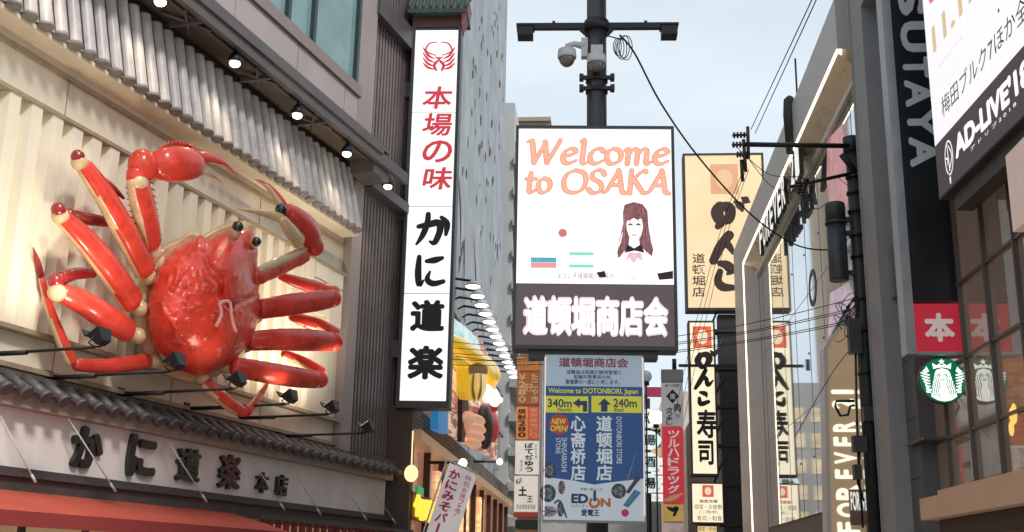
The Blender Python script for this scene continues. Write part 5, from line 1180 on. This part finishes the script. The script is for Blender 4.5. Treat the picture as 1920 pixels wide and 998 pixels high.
mb.tube([cyl(zA), cyl(zA - .03), cyl(zA - .42)], [.20, .215, .215], n=24); mb.tube([cyl(zA - .42), cyl(zA - .48)], .235, n=24); mb.tube([cyl(zA - .48), cyl(zB + .04), cyl(zB)], [.205, .205, .19], n=24)
for y in (412, 438, 512): z = UP.pix(1590, y, .05)[1]; mb.box(UP, pu - .42, pu, z - .05, z + .05, .0, .1)
T.part('transformer', mb, mat('transformer_grey', (.045, .05, .055), .45, .2, 2))
mb = MB()
for (x0, y0, x1, y1) in ((1590, 600, 1613, 664), (1618, 764, 1642, 790), (1598, 818, 1624, 848), (1600, 872, 1614, 900)):
    mb = MB(); r = UP.rect(x0, y0, x1, y1, .2); mb.box(UP, *r, .1, .32)
    T.part('equipment_box', mb, mat('box_grey', (.07, .068, .068), .5, .2, 3))
mb = MB()
for k in range(12):
    c = UP.W(1588 + rnd.uniform(-8, 10), 588 + rnd.uniform(-16, 34), .15); rx, rz = rnd.uniform(.12, .3), rnd.uniform(.15, .4); ph = rnd.uniform(0, 6)
    mb.tube([c + UP.X * (rx * math.cos(a + ph)) + V((0, 0, rz * math.sin(a))) + UP.N * (.05 * math.sin(2 * a + ph)) for a in [5.2 * q / 16 for q in range(17)]], .009, n=5)
for (pts) in (((1604, 640), (1606, 760), (1610, 880), (1618, 990)), ((1636, 540), (1634, 640), (1640, 700)), ((1606, 790), (1612, 850), (1608, 905), (1620, 940))):
    mb.tube([UP.W(x, y, .2) for x, y in pts], .022, n=6)
mb.tube([UP.W(1602, 752, .25), UP.W(1568, 752, .25), UP.W(1566, 762, .25), UP.W(1576, 780, .25), UP.W(1590, 778, .25), UP.W(1594, 762, .25), UP.W(1602, 760, .25)], .028, n=6)
T.part('cable_tangle', mb, cable)
mb = MB()
for y in (330, 360, 395, 440, 480, 560, 620, 700): mb = MB(); z = UP.pix(1612, y, .1)[1]; mb.tube([UP.P(pu - .02, z, .1), UP.P(pu + .26, z, .1)], .018, n=6); mb.tube([base + V((0, 0, z - .03)), base + V((0, 0, z + .03))], .18, n=14); T.part('step_bolt', mb, black)
T.done()

def wire(label, pts, r=.012, sub=6):
    mb = MB(); q = [V(p) for p in catmull([tuple(p) for p in pts], sub)] if len(pts) > 2 else pts
    mb.tube(q, r, n=5); solo(mb, 'overhead_wire', cable, label, 'wire', 'overhead wires across the street')
ords = ['highest', 'second highest', 'third highest', 'fourth highest', 'lowest']
for k in range(5):
    a = at(838, 640 + 11 * k, 33); b = at(1600, 560 + 11 * k + (k % 2) * 7, 24.1)
    wire(ords[k].capitalize() + ' of the five sagging wires running behind the direction panel to the utility pole', sagline(a, b, .52 - .05 * k, 16), .010)
wire('left one of two thin lines rising from the crossarm tip into the sky', [at(1408, 243, 24.1), at(1528, -12, 15)], .010)
wire('right one of two thin lines rising from the crossarm tip into the sky', [at(1416, 250, 24.1), at(1536, -12, 15.2)], .010)
wire('thick black cable dropping from the coil on the centre pole past the cream brush sign', [at(1162, 66, 16.9), at(1190, 100, 17.2), at(1240, 195, 18), at(1310, 295, 19.5), at(1400, 395, 21), at(1470, 448, 22.5), at(1520, 467, 23.3), at(1582, 468, 24)], .017)
for k, l in enumerate(('leftmost', 'middle', 'rightmost')):
    wire(l.capitalize() + ' of three thin strands slanting down over the brush kana', [at(1394 + 5 * k, 318, 24.1), at(1352 + 7 * k, 430, 26), at(1296 + 9 * k, 640, 30), at(1262 + 10 * k, 790, 34)], .007)
for (pts, l) in ((((1380, 275), (1440, 326), (1500, 332), (1510, 340)), 'drooping thin jumper wire between the upper and lower crossarm'), (((1405, 300), (1450, 352), (1495, 354)), 'lower drooping jumper wire left of the lower crossarm'),
                 (((1508, 372), (1530, 392), (1552, 380), (1566, 378)), 'short jumper wire curling down to the transformer top'), (((1570, 332), (1590, 348), (1606, 352)), 'short wire stub beside the pole under the lower crossarm'), (((1490, 820), (1560, 700), (1606, 642)), 'thin diagonal strand in front of the glass store going up to the pole boxes')):
    wire(l, [at(x, y, 24.05) for x, y in pts], .009)
wire('long horizontal line crossing left of the direction panel just under the screen', [at(855, 668, 30), at(930, 676, 30), at(1030, 670, 29)], .01)

# ------------------------------------------------------------------ signs deeper in the street
LS = front(42)
T = Thing('stacked_signboard', 'narrow stack of brown, orange and white shop signs left of the direction panel', 'sign stack')
def spanel(T, fr, px, M, name='panel', d=.25):
    r = fr.rect(*px, 0); mb = MB(); mb.box(fr, r[0], r[1], r[2] + .012, r[3] - .012, -d, 0); return T.part(name, mb, M)
def stext(T, fr, items, M, parent, name='lettering'):
    mb = MB()
    for it in items:
        kind, body, b = it[:3]; kw = it[3] if len(it) > 3 else {}
        (mb.vtextpx if kind == 'v' else mb.textpx)(fr, body, *b, .012, **kw)
    T.part(name, mb, M, parent)
txt_o = mat('sign_cream_text', (.62, .42, .22), .6, emit=.15); wht = mat('sign_white_text', (.75, .72, .7), .6, emit=.2)
p = spanel(T, LS, (969, 668, 1013, 695), mat('sign_amber', (.45, .17, .04), .5, .3, 3, emit=.25)); stext(T, LS, [('h', '大阪名物', (975, 674, 1008, 686))], txt_o, p)
p = spanel(T, LS, (969, 697, 1012, 758), mat('sign_brown', (.20, .06, .025), .5, .2, 2, emit=.2, ecol=(.6, .2, .08))); stext(T, LS, [('v', '¥280', (972, 700, 986, 756), {'bold': .03}), ('v', 'たこやき', (996, 700, 1009, 756), {'bold': .03}), ('h', '餃子', (984, 718, 998, 735), {'bold': .03})], txt_o, p)
p = spanel(T, LS, (968, 762, 989, 823), mat('sign_orange', (.50, .17, .05), .5, .2, 2, emit=.3, ecol=(.8, .3, .1))); stext(T, LS, [('v', '焼酎280', (971, 766, 986, 821), {'bold': .03})], mat('sign_dark_text', (.1, .03, .015)), p)
p = spanel(T, LS, (990, 762, 1011, 823), mat('sign_red', (.42, .05, .025), .5, .2, 2, emit=.3, ecol=(.8, .12, .06))); stext(T, LS, [('v', '東京焼地どり', (993, 765, 1008, 821), {'bold': .02})], txt_o, p)
p = spanel(T, LS, (966, 826, 1010, 889), mat('sign_white', (.58, .55, .52), .5, .08, emit=.3, ecol=(1, .95, .88))); stext(T, LS, [('v', 'ぼてぢゅう', (984, 830, 1000, 886), {'bold': .03}), ('v', 'お好み焼', (1003, 832, 1007, 860)), ('v', '焼そば', (975, 862, 980, 884))], ink, p)
p = spanel(T, LS, (964, 892, 1008, 960), mat('sign_white_b', (.58, .56, .52), .5, .08, emit=.3, ecol=(1, .95, .85))); stext(T, LS, [('h', '6F', (967, 897, 979, 908), {'bold': .01}), ('h', '土', (972, 912, 988, 930), {'bold': .045}), ('h', '王', (988, 930, 999, 942), {'bold': .02}), ('h', '完全個室居酒屋', (968, 946, 1004, 955))], ink, p)
spanel(T, LS, (963, 961, 1007, 970), mat('sign_red_b', (.4, .04, .03), .5, emit=.2)); spanel(T, LS, (966, 974, 1007, 992), mat('sign_green_dark', (.02, .04, .03), .5)); spanel(T, LS, (963, 994, 1007, 1030), mat('sign_brown_b', (.2, .1, .05), .5, .4, 3, emit=.3))
mb = MB(); r = LS.rect(968, 660, 1012, 1060, 0); mb.box(LS, r[0] + .05, r[1] - .05, 0, r[3], -.4, -.26); mb.box(LS, r[1] + .0, r[1] + .05, 0, r[3], -.26, .0); T.part('post', mb, steel); T.done()

CS = front(34)
T = Thing('column_sign', 'slim column sign with a white panel above a red panel reading ツルハドラッグ', 'column sign')
spanel(T, CS, (1240, 692, 1281, 716), mat('post_grey', (.28, .28, .28), .5, .1), 'cap')
p = spanel(T, CS, (1241, 717, 1281, 799), mat('column_white', (.52, .50, .50), .5, .06, emit=.16)); stext(T, CS, [('h', '食べ放題', (1247, 720, 1274, 726)), ('v', 'さつまし', (1249, 764, 1261, 797), {'bold': .03}), ('h', '肉', (1264, 756, 1276, 772), {'bold': .03}), ('h', 'や', (1266, 776, 1275, 786))], ink, p)
mb = MB(); a = [CS.pix(*q, .012) for q in ((1261, 730), (1273, 743), (1261, 757), (1249, 743))]; mb.prism(CS, a, .012, .012); T.part('diamond', mb, ink, p)
mb = MB(); mb.textpx(CS, '焼', 1256, 738, 1266, 749, .016); T.part('diamond_text', mb, wht, p)
p = spanel(T, CS, (1243, 800, 1282, 944), mat('column_red', (.50, .02, .035), .5, .06, emit=.25, ecol=(.9, .05, .08)));
stext(T, CS, [('v', 'ツルハドラッグ', (1252, 806, 1274, 926), {'bold': .03, 'gap': .1})], wht, p)
p2 = spanel(T, CS, (1244, 945, 1282, 978), mat('column_yellow', (.62, .40, .10), .5, .2, 2, emit=.25)); mb = MB(); mb.strokepx(CS, [(1252, 952, 4), (1262, 956, 8), (1270, 952, 6), (1264, 966, 5)], .012); T.part('brush_mark', mb, ink, p2)
mb = MB(); mb.strokepx(CS, [(1247, 938, 4), (1262, 934, 9), (1279, 926, 3)], .012); T.part('wave', mb, txt_o, p)
p3 = spanel(T, CS, (1243, 980, 1282, 1030), mat('column_pink', (.55, .40, .38), .5, .3, 3, emit=.25)); 
mb = MB(); r = CS.rect(1246, 690, 1278, 1060, 0); mb.box(CS, r[0], r[1], 0, r[3], -.4, -.255); T.part('post', mb, steel); T.done()

for (x, y, y_, rr, lab, M) in ((1230, 783, 44, .29, 'glowing warm white globe street lamp left of the red column sign', lit('globe_glow', (1, .88, .66), 2.2)), (1211, 706, 40, .22, 'unlit pale globe street lamp at the upper right corner of the direction panel', mat('globe_pale', (.5, .55, .56), .25, .05, emit=.12))):
    T = Thing('globe_lamp', lab, 'street lamp', 'globe street lamps'); c = at(x, y, y_)
    mb = MB(); mb.ball(c, rr, n=18); T.part('globe', mb, M); mb = MB(); mb.tube([V((c.x, c.y, 0)), c - V((0, 0, rr))], .032, n=8); mb.tube([c - V((0, 0, rr + .1)), c - V((0, 0, rr * .8))], .12, n=10); T.part('post', mb, black); T.done()

DS = front(62)
T = Thing('lantern_string_sign', 'vertical string of pale oval character signs partly hidden by the direction panel', 'lantern sign')
mb = MB(); lt = MB()
for k, y in enumerate((784, 825, 866, 906)):
    u, v = DS.pix(1217, y); mb.prism(DS, [(u + .62 * math.cos(a) * (1 + .06 * math.cos(3 * a)), v + .5 * math.sin(a)) for a in [2 * math.pi * q / 24 for q in range(24)]], -.3, 0)
    lt.text(DS, '串揚酒場'[k], (u - .36, u + .36, v - .3, v + .3), .01, bold=.03)
T.part('oval_panel', mb, lit('oval_pale', (.72, .86, .84), .9)); T.part('character', lt, mat('oval_ink', (.05, .05, .06))); mb = MB(); u, v = DS.pix(1217, 780); mb.tube([DS.P(u, 0, -.4), DS.P(u, v + 1, -.4)], .08, n=6); T.part('post', mb, black); T.done()
T = Thing('lit_panel_stack', 'stack of five glowing white tenant panels under the globe lamp', 'sign stack'); PS = front(66)
for k in range(5):
    p = spanel(T, PS, (1217, 858 + 17 * k, 1243, 872 + 17 * k), lit('tenant_white', (1, .93, .85), .92)); 
    mb = MB(); mb.textpx(PS, ('居酒屋', '鮨処', '串かつ', '喫茶', 'うどん')[k], 1221, 861 + 17 * k, 1239, 869 + 17 * k, .012); T.part('lettering', mb, mat('tenant_ink', (.15, .08, .06)), p)
mb = MB(); r = PS.rect(1219, 855, 1241, 1060, 0); mb.box(PS, r[0], r[1], 0, r[3], -.5, -.26); T.part('post', mb, steel); T.done()
T = Thing('calligraphy_sign', 'dark brush lettered sign just below the glowing globe lamp', 'sign'); p = spanel(T, PS, (1216, 802, 1241, 840), mat('calligraphy_ground', (.42, .33, .22), .6, .2, emit=.2)); stext(T, PS, [('h', '酒', (1218, 804, 1239, 838), {'bold': .05})], ink, p); T.done()
# far blocks closing the street
FS = front(82)
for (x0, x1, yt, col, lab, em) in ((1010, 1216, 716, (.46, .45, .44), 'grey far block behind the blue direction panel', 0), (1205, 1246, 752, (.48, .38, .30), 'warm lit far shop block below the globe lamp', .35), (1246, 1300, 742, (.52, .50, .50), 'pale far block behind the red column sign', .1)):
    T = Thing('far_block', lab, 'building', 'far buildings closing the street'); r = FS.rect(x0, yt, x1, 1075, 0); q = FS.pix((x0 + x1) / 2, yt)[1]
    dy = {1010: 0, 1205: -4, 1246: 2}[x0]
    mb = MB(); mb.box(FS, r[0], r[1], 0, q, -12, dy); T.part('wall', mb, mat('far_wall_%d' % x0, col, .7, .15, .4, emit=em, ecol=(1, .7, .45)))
    mb = MB(); z = 1.5
    while z < q - 1.2:
        u = r[0] + .3
        while u < r[1] - .7: mb.box(FS, u, u + .7, z, z + 1.0, dy + .003, dy + .04); u += 1.15
        z += 1.8
    T.part('window', mb, lit('far_window_glow', (.95, .75, .5), .6, .5, .6)); T.done()
mb = MB(); r = FS.rect(1212, 728, 1243, 744, .5); mb.box(FS, *r, .3, 1.0); solo(mb, 'crimson_sign', mat('crimson_sign', (.28, .02, .06), .5, emit=.2), 'dark crimson strip sign on the roof edge above the warm far shops', 'sign')
mb = MB(); mb.box(SR, 52.5, 90, 0, 11.6, -12, .35); bd = tag(build(mb, 'side_building', mat('side_building_brown', (.075, .06, .055), .6, .2, .4)), 'dark brown building behind the mast of the cream signs', 'building')
